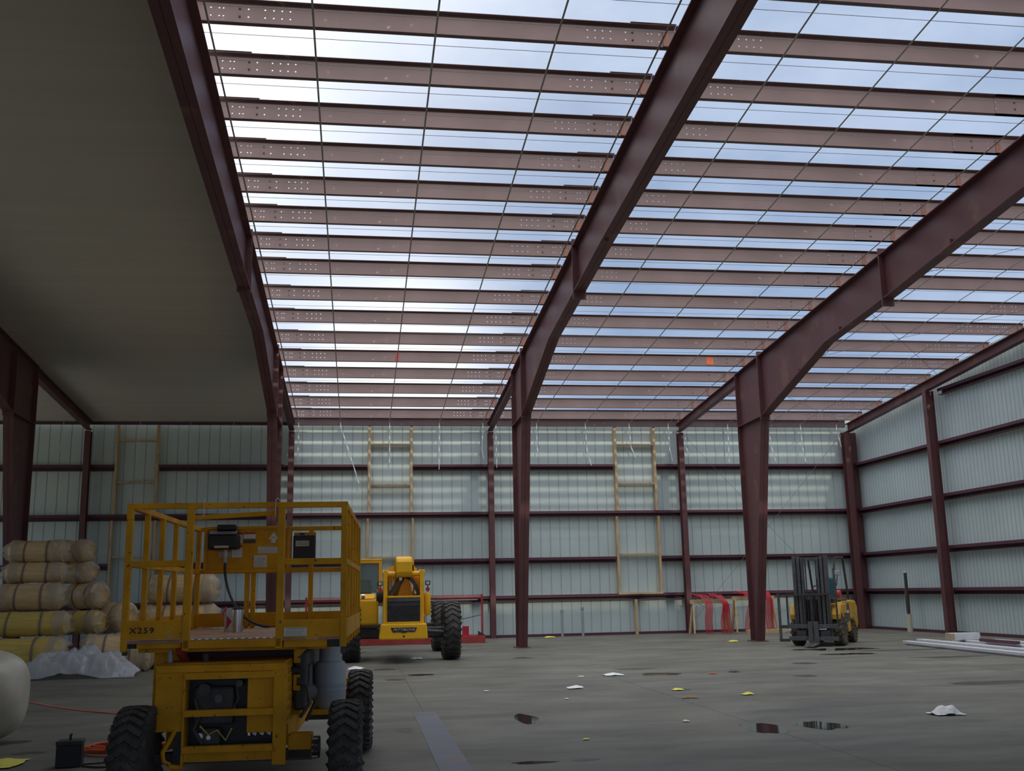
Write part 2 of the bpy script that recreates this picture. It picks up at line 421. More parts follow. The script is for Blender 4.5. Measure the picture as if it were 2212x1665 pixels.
# ---- beams from the frames to the wall, and the wall columns
wn = ['above the left end of the insulation rolls', 'seen left of the open roof behind the scissor lift', 'left of the middle tapered column', 'left of the right-hand tapered column']
for i, x in enumerate(FX):
    b = MB(); ibeam(b, [(29.0, rz(29.0)), (YW-.06, rz(YW-.06))], [(29.0, rz(29.0)-.30), (YW-.06, rz(YW-.06)-.30)], x, .09)
    b.top('eave_beam', M_frame, 'short maroon beam from frame to back wall, ' + wn[i], 'steel beam', group='beams to the back wall')
    c = MB(); c.box(x-.09, x+.09, YW-.26, YW-.245, .015, rz(YW)-.34); c.box(x-.09, x+.09, YW-.015, YW, .015, rz(YW)-.34); c.box(x-.006, x+.006, YW-.25, YW-.01, .015, rz(YW)-.34)
    c.box(x-.13, x+.13, YW-.3, YW+.04, 0, .015)
    c.top('wall_column', M_frame, 'slim maroon steel wall column against the back wall, ' + ['behind the stacked insulation rolls', 'behind the yellow scissor lift', 'just left of the middle tapered column', 'right of the timber opening and left of the red tubing'][i], 'steel column', group='wall columns')
# corner column and endwall columns
c = MB(); x = XE-.28
c.box(x-.11, x+.11, YW-.28, YW-.262, .015, 6.95); c.box(x-.11, x+.11, YW-.018, YW, .015, 6.95); c.box(x-.007, x+.007, YW-.27, YW-.01, .015, 6.95)
c.box(x+.11, XE+.19, YW-.03, YW, .015, 6.95); c.box(x-.14, x+.14, YW-.3, YW+.04, 0, .015)  # first box: strip put in to make the shaded corner gap dark
c.top('wall_column', M_frame, 'maroon corner column between back wall and right wall, behind the forklift', 'steel column', group='wall columns')
for k, yy in enumerate((29.5, 23.4)):
    c = MB(); h = rz(yy)-.31
    c.box(XE-.28, XE-.265, yy-.1, yy+.1, .015, h); c.box(XE-.015, XE, yy-.1, yy+.1, .015, h); c.box(XE-.27, XE-.01, yy-.006, yy+.006, .015, h); c.box(XE-.31, XE+.04, yy-.14, yy+.14, 0, .015)
    c.top('wall_column', M_frame, 'maroon steel column on the right wall, ' + ('beyond the white trim bundle' if k == 0 else 'nearest the camera, past the picture edge'), 'steel column', group='wall columns')
b = MB(); xr = XE-.14
ibeam(b, [(YW-.1, rz(YW-.1)), (8, rz(8))], [(YW-.1, rz(YW-.1)-.29), (8, rz(8)-.29)], xr, .1)
b.top('endwall_rafter', M_frame, 'maroon steel rafter sloping up along the top of the right wall', 'steel rafter')

# ---- girts
def girt(x0, x1, y, z, label, axis='x'):
    """Z section lying on its side: web flat against the panel, lips in and out"""
    h = .2; d = .17
    mb = MB()
    if axis == 'x':
        mb.box(x0, x1, y, y+d, z+h/2-.012, z+h/2); mb.box(x0, x1, y, y+.012, z+.01, z+h/2-.012); mb.box(x0, x1, y+d-.012, y+d, z-h/2, z+h/2-.012); mb.box(x0, x1, y+.02, y+d-.012, z-h/2, z-h/2+.012)
    else:
        mb.box(y, y+d, x0, x1, z+h/2-.012, z+h/2); mb.box(y, y+.012, x0, x1, z+.01, z+h/2-.012); mb.box(y+d-.012, y+d, x0, x1, z-h/2, z+h/2-.012); mb.box(y+.02, y+d-.012, x0, x1, z-h/2, z-h/2+.012)
    return mb.top('girt', M_girt, label, 'girt', group='wall girts')
A0, A1 = .30, 1.72; B0, B1 = 8.86, 10.27; C0, C1 = -7.91, -6.62
rown = ['lowest', 'second lowest', 'third from the floor', 'highest']
bays = [(XL+.05, FX[0], 'left of the far left frame', None), (FX[0], FX[1], 'behind the insulation rolls', (C0, C1)), (FX[1], FX[2], 'behind the telehandler', (A0, A1)),
        (FX[2], FX[3], 'between the middle and right columns', (B0, B1)), (FX[3], XE-.1, 'behind the forklift', None)]
for a, b_, nm, cut in bays:
    c0 = (cut[0]-.1, cut[1]+.1) if cut else None
    for r_, z in enumerate(G):
        if cut and r_ in (1, 3):
            cut = (c0[0]+.04, c0[1]-.04) if r_ == 3 else c0
            girt(a+.005, cut[0], YW+.005, z, rown[r_]+' back wall girt '+nm+', left of the timber opening')
            girt(cut[1], b_-.005, YW+.005, z, rown[r_]+' back wall girt '+nm+', right of the timber opening')
        else:
            girt(a+.005, b_-.005, YW+.005, z, rown[r_]+' back wall girt '+nm)
for a, b_, nm in ((29.5, YW-.05, 'between the corner and the right wall column'), (23.4, 29.5, 'right of the right wall column')):
    for r_, z in enumerate(G): girt(a+.005, b_-.005, XE+.005, z, rown[r_]+' right wall girt '+nm, 'y')
girt(16, 29.2, XE+.005, 7.33, 'girt under the roof edge of the right wall, above all others', 'y')
# eave struts, one per bay
for a, b_, nm in ((XL+.05, FX[0], 'left of the far left frame'), (FX[0], FX[1], 'at the foot of the white ceiling'), (FX[1], FX[2], 'over the telehandler bay'), (FX[2], FX[3], 'over the bay between the tapered columns'), (FX[3], XE-.2, 'over the forklift bay')):
    mb = MB(); top_ = 7.415 if a >= FX[1] else 7.24
    mb.box(a+.005, b_-.005, YW-.05, YW-.038, 7.15, top_); mb.box(a+.005, b_-.005, YW-.04, YW+.05, 7.15, 7.162)
    mb.box(a+.005, b_-.005, YW-.13 if a >= FX[1] else YW-.07, YW-.05, top_-.01, top_)
    mb.top('eave_strut', M_purlin if a >= FX[1] else M_girt, 'maroon eave strut along the back wall top, ' + nm, 'eave strut', group='eave struts')

# ---- purlins: Z sections with punched bolt holes
def holed_strip(mb, x0, x1, z0, z1, y, holes, r=.0118):
    """web in the XZ plane with octagonal holes punched at (x,z)"""
    xs = sorted({h[0] for h in holes}); zs = sorted({h[1] for h in holes}); c = .02
    cuts = []
    for xc in xs:
        cuts += [xc-c, xc+c]
    cols = []; prev = x0
    for i in range(0, len(cuts), 2):
        if cuts[i] > prev: cols.append((prev, cuts[i], None))
        cols.append((cuts[i], cuts[i+1], xs[i//2])); prev = cuts[i+1]
    cols.append((prev, x1, None))
    hs = set(holes)
    for a, b_, xc in cols:
        if xc is None:
            mb.add([(a, y, z0), (b_, y, z0), (b_, y, z1), (a, y, z1)], [(0, 1, 2, 3)]); continue
        pz = z0
        for zc in zs:
            if (xc, zc) not in hs: continue
            mb.add([(a, y, pz), (b_, y, pz), (b_, y, zc-c), (a, y, zc-c)], [(0, 1, 2, 3)]); pz = zc+c
            o = []; q = []
            for k in range(8):
                t = PI/4*k; q.append((xc+r*math.cos(t), y, zc+r*math.sin(t)))
                ux, uz = [(1,0),(1,1),(0,1),(-1,1),(-1,0),(-1,-1),(0,-1),(1,-1)][k]
                o.append((xc+c*ux, y, zc+c*uz))
            mb.add(o+q, [(k, (k+1) % 8, (k+1) % 8+8, k+8) for k in range(8)])
        mb.add([(a, y, pz), (b_, y, pz), (b_, y, z1), (a, y, z1)], [(0, 1, 2, 3)])
PH = .30
z1h, z2h = .085, .20
def zpurlin(x0, x1, holes, dy=0, dz=0):
    tf_ = .085 if dz == 0 else .10
    mb = MB()
    holed_strip(mb, x0, x1, dz, PH+dz, dy, holes)
    mb.add([(x0, dy, PH+dz), (x1, dy, PH+dz), (x1, dy-tf_, PH+dz), (x0, dy-tf_, PH+dz)], [(0, 1, 2, 3)])
    mb.add([(x0, dy-tf_, PH+dz), (x1, dy-tf_, PH+dz), (x1, dy-tf_-.002, PH+dz-.007), (x0, dy-tf_-.002, PH+dz-.007)], [(0, 1, 2, 3)])
    mb.add([(x0, dy, dz), (x1, dy, dz), (x1, dy+.085, dz), (x0, dy+.085, dz)], [(3, 2, 1, 0)])
    mb.add([(x0, dy+.085, dz), (x1, dy+.085, dz), (x1, dy+.09, dz+.025), (x0, dy+.09, dz+.025)], [(3, 2, 1, 0)])
    return mb
def solid(o):
    s_ = o.modifiers.new('gauge', 'SOLIDIFY'); s_.thickness = .0035; s_.offset = 0; return o
Lh = [.24, .35, .405, .735, .955, 1.07, 1.18, 1.29]
def hs(base, offs, sg=1): return [(round(base+sg*o, 4), z) for o in offs for z in (z1h, z2h)]
spec = [(FX[1], FX[2], hs(FX[1], Lh)+hs(FX[2], Lh, -1), [(FX[1]-.02, FX[1]+.66, .006, .018), (FX[2]-.675, FX[2], .006, .018)], [FX[1]+.62, FX[2]-.633]),
        (FX[2], FX[3], hs(FX[2], Lh)+hs(FX[3], [.975, .324, .12], -1), [(FX[3]-.98, FX[3], -.006, .0)], [FX[3]-.641]),
        (FX[3], XE+.2, hs(FX[3], Lh)+hs(XE, [.306, .37, .44, .55, .61, .66, .72, .78, 1.05, 1.158, 1.367, 1.477, 1.6, 1.72], -1), [], [])]  
bayn = ['left of the middle frame', 'between middle and right frames', 'beside the right wall']
PY = [11.82, 13.07, 14.319, 15.564, 16.811, 18.067, 19.309, 20.599, 21.88, 23.467, 25.006, 26.604, 28.166, 29.77, 31.387, 32.962, 34.45]
nth = ['first', 'second', 'third', 'fourth', 'fifth', 'sixth', 'seventh', 'eighth', 'ninth', 'tenth', 'eleventh', 'twelfth', 'thirteenth', 'fourteenth', 'fifteenth', 'sixteenth', 'seventeenth']
protos = []
for (a, b_, hl, laps, bolts) in spec:
    proto = thing('purlin', '', 'purlin')
    solid(zpurlin(a-proto.location.x+.003, b_-.003, hl).build('channel', M_purlin, proto))
    for (l0, l1, dy, dz) in laps:
        solid(zpurlin(l0, l1, [h for h in hl if l0 < h[0] < l1], dy, dz).build('lap_joint', M_purlin, proto))
    if bolts:
        for bx in bolts:
            for z in (z1h, z2h): MB().cyl((bx, -.02, z), (bx, .02, z), .016, n=6).build('bolt', M_dark, proto)
    MB().box(b_-.19, b_-.10, -.022, -.006, .0, .24).build('clip', M_clip, proto)
    protos.append(proto)
purl = {}
for bi, proto in enumerate(protos):
    for k, yy in enumerate(PY[::-1]):
        o = proto if k == 0 else copy_tree(proto)
        o.location = (0, yy, rz(yy)+.013)
        o['label'] = 'maroon roof purlin %s, %s row above the back wall' % (bayn[bi], nth[k])
        o['group'] = 'roof purlins'
        purl[(bi, 16-k)] = o
def sticker(bi, row, x0, x1, col, nm):
    o = MB().box(x0, x1, -.012, -.004, .03, .24).build('tag', col, purl[(bi, row)]); o['label'] = nm
sticker(0, 12, .93, 1.03, M_red, 'red painted patch')
sticker(1, 12, 9.93, 10.15, M_orange, 'orange painted patch')
sticker(2, 13, 13.1, 13.28, M_pink, 'pink sticker')

# ---- insulation banding: straps down the slope with tails hanging at the wall, wires across
def strap(x, tail, label, w=.028):
    t = thing('roof_strap', label, 'strap', (x, 8, rz(8)), group='roof straps')
    y0 = 10.2
    mb = MB(); y1 = YW-.13
    mb.prism([(y0-8, rz(y0)-rz(8)-.004), (y1-8, rz(y1)-rz(8)-.004), (y1-8, rz(y1)-rz(8)-.001), (y0-8, rz(y0)-rz(8)-.001)], 'x', -w/2, w/2)
    mb.build('band', M_strap_shade, t)
    if tail:
        mb = MB(); pts = [(0, y1-8, rz(y1)-rz(8)-.003)] + [(dx, y1-8-dy, z-rz(8)) for dx, dy, z in tail]
        w2 = w*1.05
        for a, b_ in zip(pts[:-1], pts[1:]): mb.bar(a, b_, w2, .004, up=(0, 1, 0))
        mb.build('tail', M_strap, t)
strap(-2.08, [(.02, .02, 7.0), (.0, .05, 5.95)], 'white insulation strap with a straight tail beside the left frame column')
strap(-.685, [(.02, .03, 7.05), (.18, .1, 6.6), (.64, .3, 5.15)], 'white insulation strap in the left open bay whose long tail kicks out to the right')
strap(.973, [(0, .02, 7.0), (.0, .08, 5.85)], 'white insulation strap hanging in front of the left timber opening')
strap(2.664, [(0, .02, 7.0), (-.02, .06, 5.62)], 'white insulation strap in the left open bay, tail reaching just past the top girt')
strap(4.168, [(0, .02, 7.0), (-.05, .08, 6.3), (.0, .12, 6.0)], 'white insulation strap with a hooked tail just left of the slim middle wall column')
strap(4.62, [(0, .02, 7.0), (.0, .06, 5.68)], 'white insulation strap whose tail hangs between the slim and tapered middle columns')
strap(6.05, [(0, .02, 7.0), (.0, .06, 6.35), (.03, .1, 6.05)], 'short white insulation strap tail right of the middle tapered column')
strap(7.78, [(0, .02, 7.0), (.02, .06, 6.3), (.15, .1, 5.75)], 'white insulation strap tail left of the right timber opening')
strap(9.36, [(0, .02, 7.0), (.02, .06, 6.4), (.16, .14, 6.0), (.22, .2, 6.08)], 'white insulation strap tail curling inside the right timber opening')
strap(10.78, [(0, .02, 7.0), (.0, .06, 6.3), (.08, .1, 5.9)], 'white insulation strap tail left of the right slim wall column')
strap(11.36, [(0, .02, 7.0), (.03, .06, 6.4), (.12, .1, 6.02)], 'white insulation strap tail right of the right slim wall column')
strap(12.98, [(0, .02, 7.0), (-.04, .06, 5.85)], 'white insulation strap tail just left of the right tapered column')
strap(14.5, [(0, .02, 7.0), (.05, .06, 6.4), (.16, .1, 5.9)], 'white insulation strap tail just right of the right tapered column')
strap(15.72, [(0, .02, 7.0), (.0, .06, 6.4), (.06, .1, 5.86)], 'white insulation strap tail above the forklift')
strap(17.1, [(0, .02, 7.0), (.1, .06, 6.4)], 'white insulation strap tail near the corner of the two walls')
for k, (x, dx) in enumerate(((-7.2, -.05), (-5.6, .04), (-4.2, -.1), (-2.6, -.1), (-9.6, -.1), (-10.6, -.2))):
    mb = MB(); p0 = (x, YW-.060, 7.229)
    for a, b_ in ((p0, (x+dx*.4, YW-.08, 6.6)), ((x+dx*.4, YW-.08, 6.6), (x+dx, YW-.1, 5.9))): mb.bar(a, b_, .014, .004, up=(0, 1, 0))
    mb.top('strap_tail', M_strap, 'thin white strap end under the white ceiling edge, ' + ['inside the far left timber opening', 'right of the far left timber opening', 'halfway between timber opening and the frame', 'beside the left frame column', 'left of the slim far left column', 'leftmost of all'][k], 'strap', 'strap ends under the ceiling')
yy = 10.85; k = 0
while yy < 34.9:
    mb = MB(); z = rz(yy)+.006
    mb.tube([(FX[1]+.01, yy, z), (XE-.02, yy, z)], .0042, 5)
    mb.top('roof_wire', M_wire, 'thin dark support wire across the open roof, parallel to the purlins', 'wire', 'roof support wires')
    yy += .62; k += 1
def cable(a, b_, label, r=.006):
    MB().tube([a, b_], r, 5).top('brace_cable', M_wire, label, 'cable', 'brace cables')
cable((FX[3]+.1, YW-.2, 6.85), (XE-.45, YW-.2, .35), 'thin brace cable down the back wall from the right slim column to the corner')
cable((XE-.45, YW-.16, 6.85), (FX[3]+.1, YW-.16, .35), 'thin brace cable down the back wall from the corner towards the red tubing')
cable((FX[3]+.15, 22.0, rz(22.0)-.08), (XE-.25, 28.6, rz(28.6)-.08), 'thin roof brace cable in the right bay falling towards the right wall')
cable((XE-.25, 22.0, rz(22.0)-.05), (FX[3]+.15, 28.6, rz(28.6)-.05), 'thin roof brace cable in the right bay falling towards the tapered column')
cable((FX[3]+.15, 28.9, rz(28.9)-.08), (XE-.4, 34.6, rz(34.6)-.08), 'thin roof brace cable nearest the back wall, ending in the corner')
cable((XE-.25, 15.5, rz(15.5)-.05), (FX[3]+.3, 22, rz(22.)-.05), 'thin roof brace cable highest up in the right bay')

# ---- timber opening frames
def timber(nm, label, x0, x1, heads, z_low, split, sill=None, loose=0):
    t = thing('timber_opening', label, 'timber frame', ((x0+x1)/2, YW+.05, z_low), group='timber opening frames'); cx, cy = (x0+x1)/2, YW+.05
    def bx(n, *a):
        MB().box(a[0]-cx, a[1]-cx, a[2]-cy, a[3]-cy, a[4]-z_low, a[5]-z_low).build(n, M_wood, t)
    w = .038; y0, y1 = YW-.02, YW+.16
    for s_, x in ((-1, x0), (1, x1)):
        bx('post', x-w, x+w, y0, y1, split+.1, 7.15)
        bx('post', x-w+s_*.04, x+w+s_*.04, y0, y1, z_low, split-.1)
    for z in heads: bx('header', x0+w, x1-w, y0, y1, z-.022, z+.022)
    if sill: bx('sill', x0-w-.04, x1+w+.04, y0-.01, y1, sill-.02, sill+.03)
timber('a', 'tall timber opening frame on the back wall above the telehandler', A0, A1, (6.51, 5.14, 2.71), 1.38, G[2])
timber('b', 'tall timber opening frame on the back wall between the two tapered columns', B0, B1, (6.51, 5.14, 2.70), 1.38, G[2], sill=1.36)
timber('c', 'tall timber opening frame under the white ceiling, behind the insulation rolls', C0, C1, (6.62, 5.24, 2.83), 1.38, G[2])
MB().box(9.34, 9.43, YW+.0, YW+.12, 0, 1.17).top('timber_stud', M_wood, 'short upright timber stud on the floor below the right timber opening', 'timber stud')
for k, (x, h) in enumerate(((6.72, .87), (7.42, .95))):
    t = MB(); t.cyl((x, YW-.35, 0), (x, YW-.35, h), .045, n=10); t.cyl((x, YW-.35, h-.06), (x, YW-.35, h), .06, n=10)
    t.top('pipe_stub', M_tank, ['shorter', 'taller'][k]+' grey pipe stub rising from the floor before the back wall', 'pipe', 'pipe stubs', smooth=True)

# ================================================================== tyres and wheels
def tyre(R_, w, lug, n=22, lugh=.03):
    """tyre around the local X axis, chevron lugs moulded on"""
    mb = MB(); r = R_ - lugh; h = w/2
    mb.lathe([(-h*.86, r*.55), (-h, r*.66), (-h, r*.84), (-h*.9, r*.96), (-h*.55, r), (h*.55, r), (h*.9, r*.96), (h, r*.84), (h, r*.66), (h*.86, r*.55)], (0, 0, 0), (1, 0, 0), 36)
    for k in range(n):
        for sg in (-1, 1):
            a0 = 2*PI*(k + (.5 if sg > 0 else 0)*0)/n
            prev = None
            for (x, da, rr) in ((0, 0, r+lugh), (.45, .30, r+lugh), (.86, .50, r+lugh*.5), (.985, .56, r-R_*.09)):
                a = a0 + da*2*PI/n*1.6
                p = Vector((sg*x*h, math.cos(a)*(rr-lugh*.6), math.sin(a)*(rr-lugh*.6)))
                if prev is not None:
                    mb.bar(prev, p, lug, lugh*1.6, up=(0, math.cos(a), math.sin(a)))
                prev = p
    return mb
def wheel(name, parent, loc, R_, w, side, mt, rimm, lug=.05, n=20, lugh=.03):
    """side = +1: hub face towards +X"""
    t = tyre(R_, w, lug, n, lugh).build(name, mt, parent, smooth=False, loc=loc)
    rm = MB(); s_ = side; h = w/2
    rm.lathe([(-s_*h*.5, R_*.50), (s_*h*.80, R_*.52), (s_*h*.84, R_*.47), (s_*h*.35, R_*.42), (s_*h*.30, R_*.2), (s_*h*.7, R_*.18), (s_*h*.72, .01)], (0, 0, 0), (1, 0, 0), 24)
    rm.build('rim', rimm, t, smooth=True)
    for k in range(6):
        a = k*PI/3; c = (0, math.cos(a)*R_*.30, math.sin(a)*R_*.30)
        MB().cyl((s_*h*.28, c[1], c[2]), (s_*h*.40, c[1], c[2]), R_*.035, n=6).build('lug_nut', M_dark, t)
    return t

# ================================================================== scissor lift
LX, LY = -1.69, 7.95
lift = thing('scissor_lift', 'yellow scissor lift with railed platform marked X259, parked at the left front', 'scissor lift', (LX, LY, 0), -.0377)
def lp(mb, name, mt=M_lift, **k): return mb.build(name, mt, lift, **k)
LW, LL = 1.60, 2.66
zt, zm, zd = 2.19, 1.75, 1.20
def rail(a, b, w=.042): return lp(MB().bar(a, b, w), 'rail', bevel=.004)
def post(x, y, z0, z1, w=.045): return lp(MB().box(x-w/2, x+w/2, y-w/2, y+w/2, z0, z1), 'post', bevel=.004)
# near end
for x in (.022, .455, 1.115, LW-.022): post(x, .0, 1.13, zt, .05 if x in (.455, 1.115) else .045)
rail((0, 0, zt-.02), (LW, 0, zt-.02)); rail((.03, 0, zm), (.44, 0, zm), .046); rail((1.13, 0, zm), (LW-.03, 0, zm), .046)
# far end
for x in (.022, .50, .56, 1.115, LW-.022): post(x, LL, 1.13, zt-.03, .045)
rail((0, LL, zt-.03), (LW, LL, zt-.03)); rail((.03, LL, zm), (LW, LL, zm))
# side rails
for x, nm in ((.022, 'l'), (LW-.022, 'r')):
    rail((x, 0, zt-.02), (x, LL, zt-.03)); rail((x, 0, zm), (x, LL, zm))
    for k in range(1, 5): post(x, LL*k/5, 1.13, zt-.03, .04)
# gate bar, sagging chain-bar across the opening
lp(MB().bar((.47, .05, 2.085), (1.09, .05, 2.115), .034), 'gate_bar', bevel=.004)
for sx in (.455, 1.115): lp(MB().cyl((sx, .0, 2.09 if sx < .6 else 2.12), (sx, .07, 2.09 if sx < .6 else 2.12), .022, n=10), 'hinge', M_dark)
# toe boards
def board(x0, x1, y0, y1, z0, z1): return lp(MB().box(x0, x1, y0, y1, z0, z1), 'toe_board', bevel=.003)
tb1 = board(.03, .44, -.014, -.004, 1.215, 1.345); tb2 = board(1.13, LW-.03, -.014, -.004, 1.195, 1.33)
board(.03, LW-.03, LL-.01, LL, 1.22, 1.35)
board(-.004, .006, .03, LL-.03, 1.215, 1.35); board(LW-.006, LW+.004, .03, LL-.03, 1.195, 1.33)
# platform deck and its skirt
lp(MB().box(.02, LW-.02, -.02, LL, 1.185, 1.205), 'deck', M_deck)
tr = MB()
for k in range(26): tr.obox((.475+k*.0255, -.012, 1.208), Matrix.Rotation(.6*(1 if k % 2 else -1), 3, 'Z'), .022, .008, .006)
lp(tr, 'tread_edge', M_chrome)
lp(MB().box(.44, 1.13, -.025, -.005, 1.145, 1.20), 'deck_skirt')
lp(MB().box(.11, .42, -.0, .08, 1.15, 1.205), 'deck_skirt'); lp(MB().box(1.15, 1.46, -.0, .08, 1.135, 1.19), 'deck_skirt')
lp(MB().box(.02, .10, .02, .05, 1.15, 1.2), 'pocket', M_black); lp(MB().box(1.46, 1.55, .02, .05, 1.13, 1.19), 'pocket', M_black)
lp(MB().box(.015, .045, -.02, .02, 1.105, 1.135), 'corner_foot', M_dark); lp(MB().box(LW-.04, LW-.01, -.02, .02, 1.085, 1.135), 'corner_foot', M_dark)
# stencilled number and notices
text_mesh('lettering', 'X259', .058, M_black, lift, Matrix.Translation((.145, -.0155, 1.275)) @ Matrix.Rotation(PI/2, 4, 'X') @ Matrix.Diagonal((1.15, 1, 1, 1)), space=1.25, bold=.0015)
def notice(x0, x1, z0, z1, y, head, lines, mt=M_white, hs=.013, hcol=None):
    """printed notice facing the camera with its own heading and line blocks"""
    d = lp(MB().box(x0, x1, y-.003, y, z0, z1), 'notice', mt)
    if head: text_mesh('lettering', head, hs, M_print, d, Matrix.Translation(((x0+x1)/2, y-.0045, z1-hs*.8)) @ Matrix.Rotation(PI/2, 4, 'X'), .0004)
    if lines:
        l_ = MB(); t0 = z1 - (hs*1.7 if head else .012); stp = (t0-z0-.004)/lines
        for k in range(lines):
            zz = t0 - stp*(k+.5); xe = x1-.008-random.random()*(x1-x0)*.25
            l_.box(x0+.008, xe, y-.0045, y-.003, zz-stp*.13, zz+stp*.13)
        l_.build('print_lines', M_print, d)
    return d
notice(1.150, 1.315, 1.215, 1.275, -.016, 'CUSTOMER RESPONSIBILITIES', 5, hs=.0098)
cv = MB(); cv.bar((.345, -.0155, 1.275), (.315, -.0155, 1.255), .002, .006, up=(0, 0, 1)); cv.bar((.315, -.0155, 1.255), (.36, -.0155, 1.22), .002, .006); lp(cv, 'scuff_mark', M_tank)
# control panel on the far rail
YF_ = LL-.05
pnl = lp(MB().box(.0+.10, .90, YF_, YF_+.02, 1.76, 2.16), 'control_panel')
fr = MB()
for (a, b_) in (((.09, 0, 2.17), (.91, 0, 2.17)), ((.09, 0, 1.75), (.91, 0, 1.75)), ((.10, 0, 1.75), (.10, 0, 2.17)), ((.90, 0, 1.75), (.90, 0, 2.17))):
    fr.bar((a[0], YF_-.01, a[2]), (b_[0], YF_-.01, b_[2]), .03)
lp(fr, 'panel_frame', bevel=.003)
yy = YF_-.003
ar = MB(); ar.prism([(.70, 2.055), (.80, 2.055), (.75, 2.125)], 'y', yy-.002, yy); ar.box(.728, .772, yy-.002, yy, 2.02, 2.055); arr = lp(ar, 'arrow_decal', M_white)
text_mesh('lettering', 'FWD', .022, M_print, arr, face_cam(.75, yy-.003, 2.072), .0003)
notice(.60, .81, 1.92, 1.985, yy, 'CUSTOMER RESPONSIBILITIES', 4, M_white, .0125)
notice(.565, .69, 1.785, 1.90, yy, None, 8)
for (x0, x1, z0, z1) in ((.105, .19, 2.02, 2.125), (.20, .30, 2.02, 2.125), (.31, .45, 2.02, 2.125), (.35, .45, 1.885, 2.0)):
    d = lp(MB().box(x0, x1, yy-.003, yy, z0, z1), 'notice', M_white)
    MB().box(x0, x1, yy-.005, yy-.003, z1-.022, z1).build('red_header', M_red, d)
    l_ = MB()
    for k in range(4): l_.box(x0+.01, x1-.01, yy-.0045, yy-.003, z1-.04-k*.018, z1-.036-k*.018)
    l_.build('print_lines', M_print, d)
d = lp(MB().box(.46, .575, yy-.003, yy, 2.065, 2.125), 'notice', M_white); MB().box(.46, .575, yy-.005, yy-.003, 2.107, 2.125).build('red_header', M_red, d)
lp(MB().box(.46, .575, yy-.003, yy, 2.02, 2.055), 'nameplate', M_dark)
lp(MB().box(.225, .34, yy-.004, yy-.001, 1.885, 1.94), 'nameplate', M_tank)
# control box with cable
cb = MB(); cb.box(.145, .435, YF_-.20, YF_-.03, 1.955, 2.10)
ctrl = lp(cb, 'control_box', M_black, bevel=.02)
lp(MB().prism([(YF_-.20, 2.10), (YF_-.03, 2.10), (YF_-.03, 2.15), (YF_-.14, 2.13)], 'x', .16, .42), 'control_hood', M_black)
lp(MB().box(.22, .40, YF_-.12, YF_-.02, 2.14, 2.20), 'joystick_guard', M_black, bevel=.015)
MB().box(.215, .35, YF_-.206, YF_-.20, 1.968, 1.99).build('label_strip', M_cream, ctrl)
lp(MB().cyl((.30, YF_-.07, 1.955), (.30, YF_-.07, 1.88), .022, n=12), 'cable_gland', M_cream, smooth=True)
lp(MB().cyl((.30, YF_-.07, 1.88), (.30, YF_-.07, 1.83), .018, n=12), 'cable_gland', M_tank, smooth=True)
pts = []
for k in range(15):
    t = k/14; pts.append((.30+.50*t**1.6, YF_-.07-.55*t, 1.83-.60*(1-(1-t)**1.8)+ .0))
lp(MB().tube(pts, .013, 8), 'control_cable', M_dark, smooth=True)
# black manual box hung on the far rail
mbx = lp(MB().box(.945, 1.16, LL-.10, LL-.03, 1.815, 2.09), 'manual_box', M_black, bevel=.012)
lp(MB().box(.945, 1.16, LL-.02, LL-.01, 1.80, 2.12), 'box_backplate'); lp(MB().cyl((1.03, LL-.06, 2.08), (1.03, LL-.06, 2.11), .02, n=10), 'box_latch', M_black)
nb = MB().box(.97, 1.10, LL-.104, LL-.10, 1.98, 2.035).build('notice', M_cream, mbx)
l_ = MB()
for k in range(3): l_.box(.98, 1.09, LL-.106, LL-.104, 1.992+k*.014, 1.997+k*.014)
l_.build('print_lines', M_print, nb)
# drive chassis below
ch = MB(); ch.box(.29, 1.17, .25, 3.0, .42, .62); ch.box(.30, 1.25, .4, 2.9, .62, .72)
lp(ch, 'chassis', bevel=.01)
lp(MB().box(.10, 1.48, .10, 2.60, 1.115, 1.184), 'deck_frame', M_lift); lp(MB().box(.30, 1.20, .62, .66, .98, 1.115), 'dark_gap_sheet', M_girt)  # second box: dark sheet put in the shaded gap under the deck
en = MB(); en.box(.285, 1.18, -.17, -.15, .985, 1.045); en.box(.285, 1.18, -.17, .55, 1.03, 1.045); en.box(.285, .49, -.17, -.15, .59, .985); en.box(.92, 1.105, -.14, -.12, .565, .985)
en.box(.285, .30, -.17, .6, .59, 1.03)
lp(en, 'engine_cover', bevel=.005)
# louvred right side of the cover
lv = MB(); lv.box(1.17, 1.185, -.15, -.08, .6, 1.03); lv.box(1.17, 1.185, .42, .55, .6, 1.03)
for k in range(7): lv.box(1.17, 1.185, -.08, .42, .60+k*.065, .62+k*.065)
for k in range(4): lv.box(1.17, 1.185, -.03+k*.11, -.01+k*.11, .6, 1.03)
lp(lv, 'side_grille')
ps = MB(); ps.box(1.105, 1.20, -.18, -.16, .35, .99); ps.box(1.105, 1.12, -.16, .0, .35, .99)
lp(ps, 'ladder_post', bevel=.003); lp(MB().box(.485, .50, -.18, .0, .35, .99), 'ladder_post')
for z in (.965, .715, .475):
    st = MB(); st.box(.495, 1.11, -.215, -.155, z-.025, z+.018)
    for k in range(24): st.obox((.51+k*.0255, -.2, z+.019), Matrix.Rotation(.7*(1 if k % 2 else -1), 3, 'Z'), .02, .008, .004)
    lp(st, 'step', bevel=.002)
lp(MB().box(.49, 1.11, -.16, -.145, .385, .45), 'bumper'); 
lp(MB().box(.50, 1.10, -.02, .0, .40, 1.02), 'engine_bay', M_black)  # black sheet standing in for the shade deep in the bay
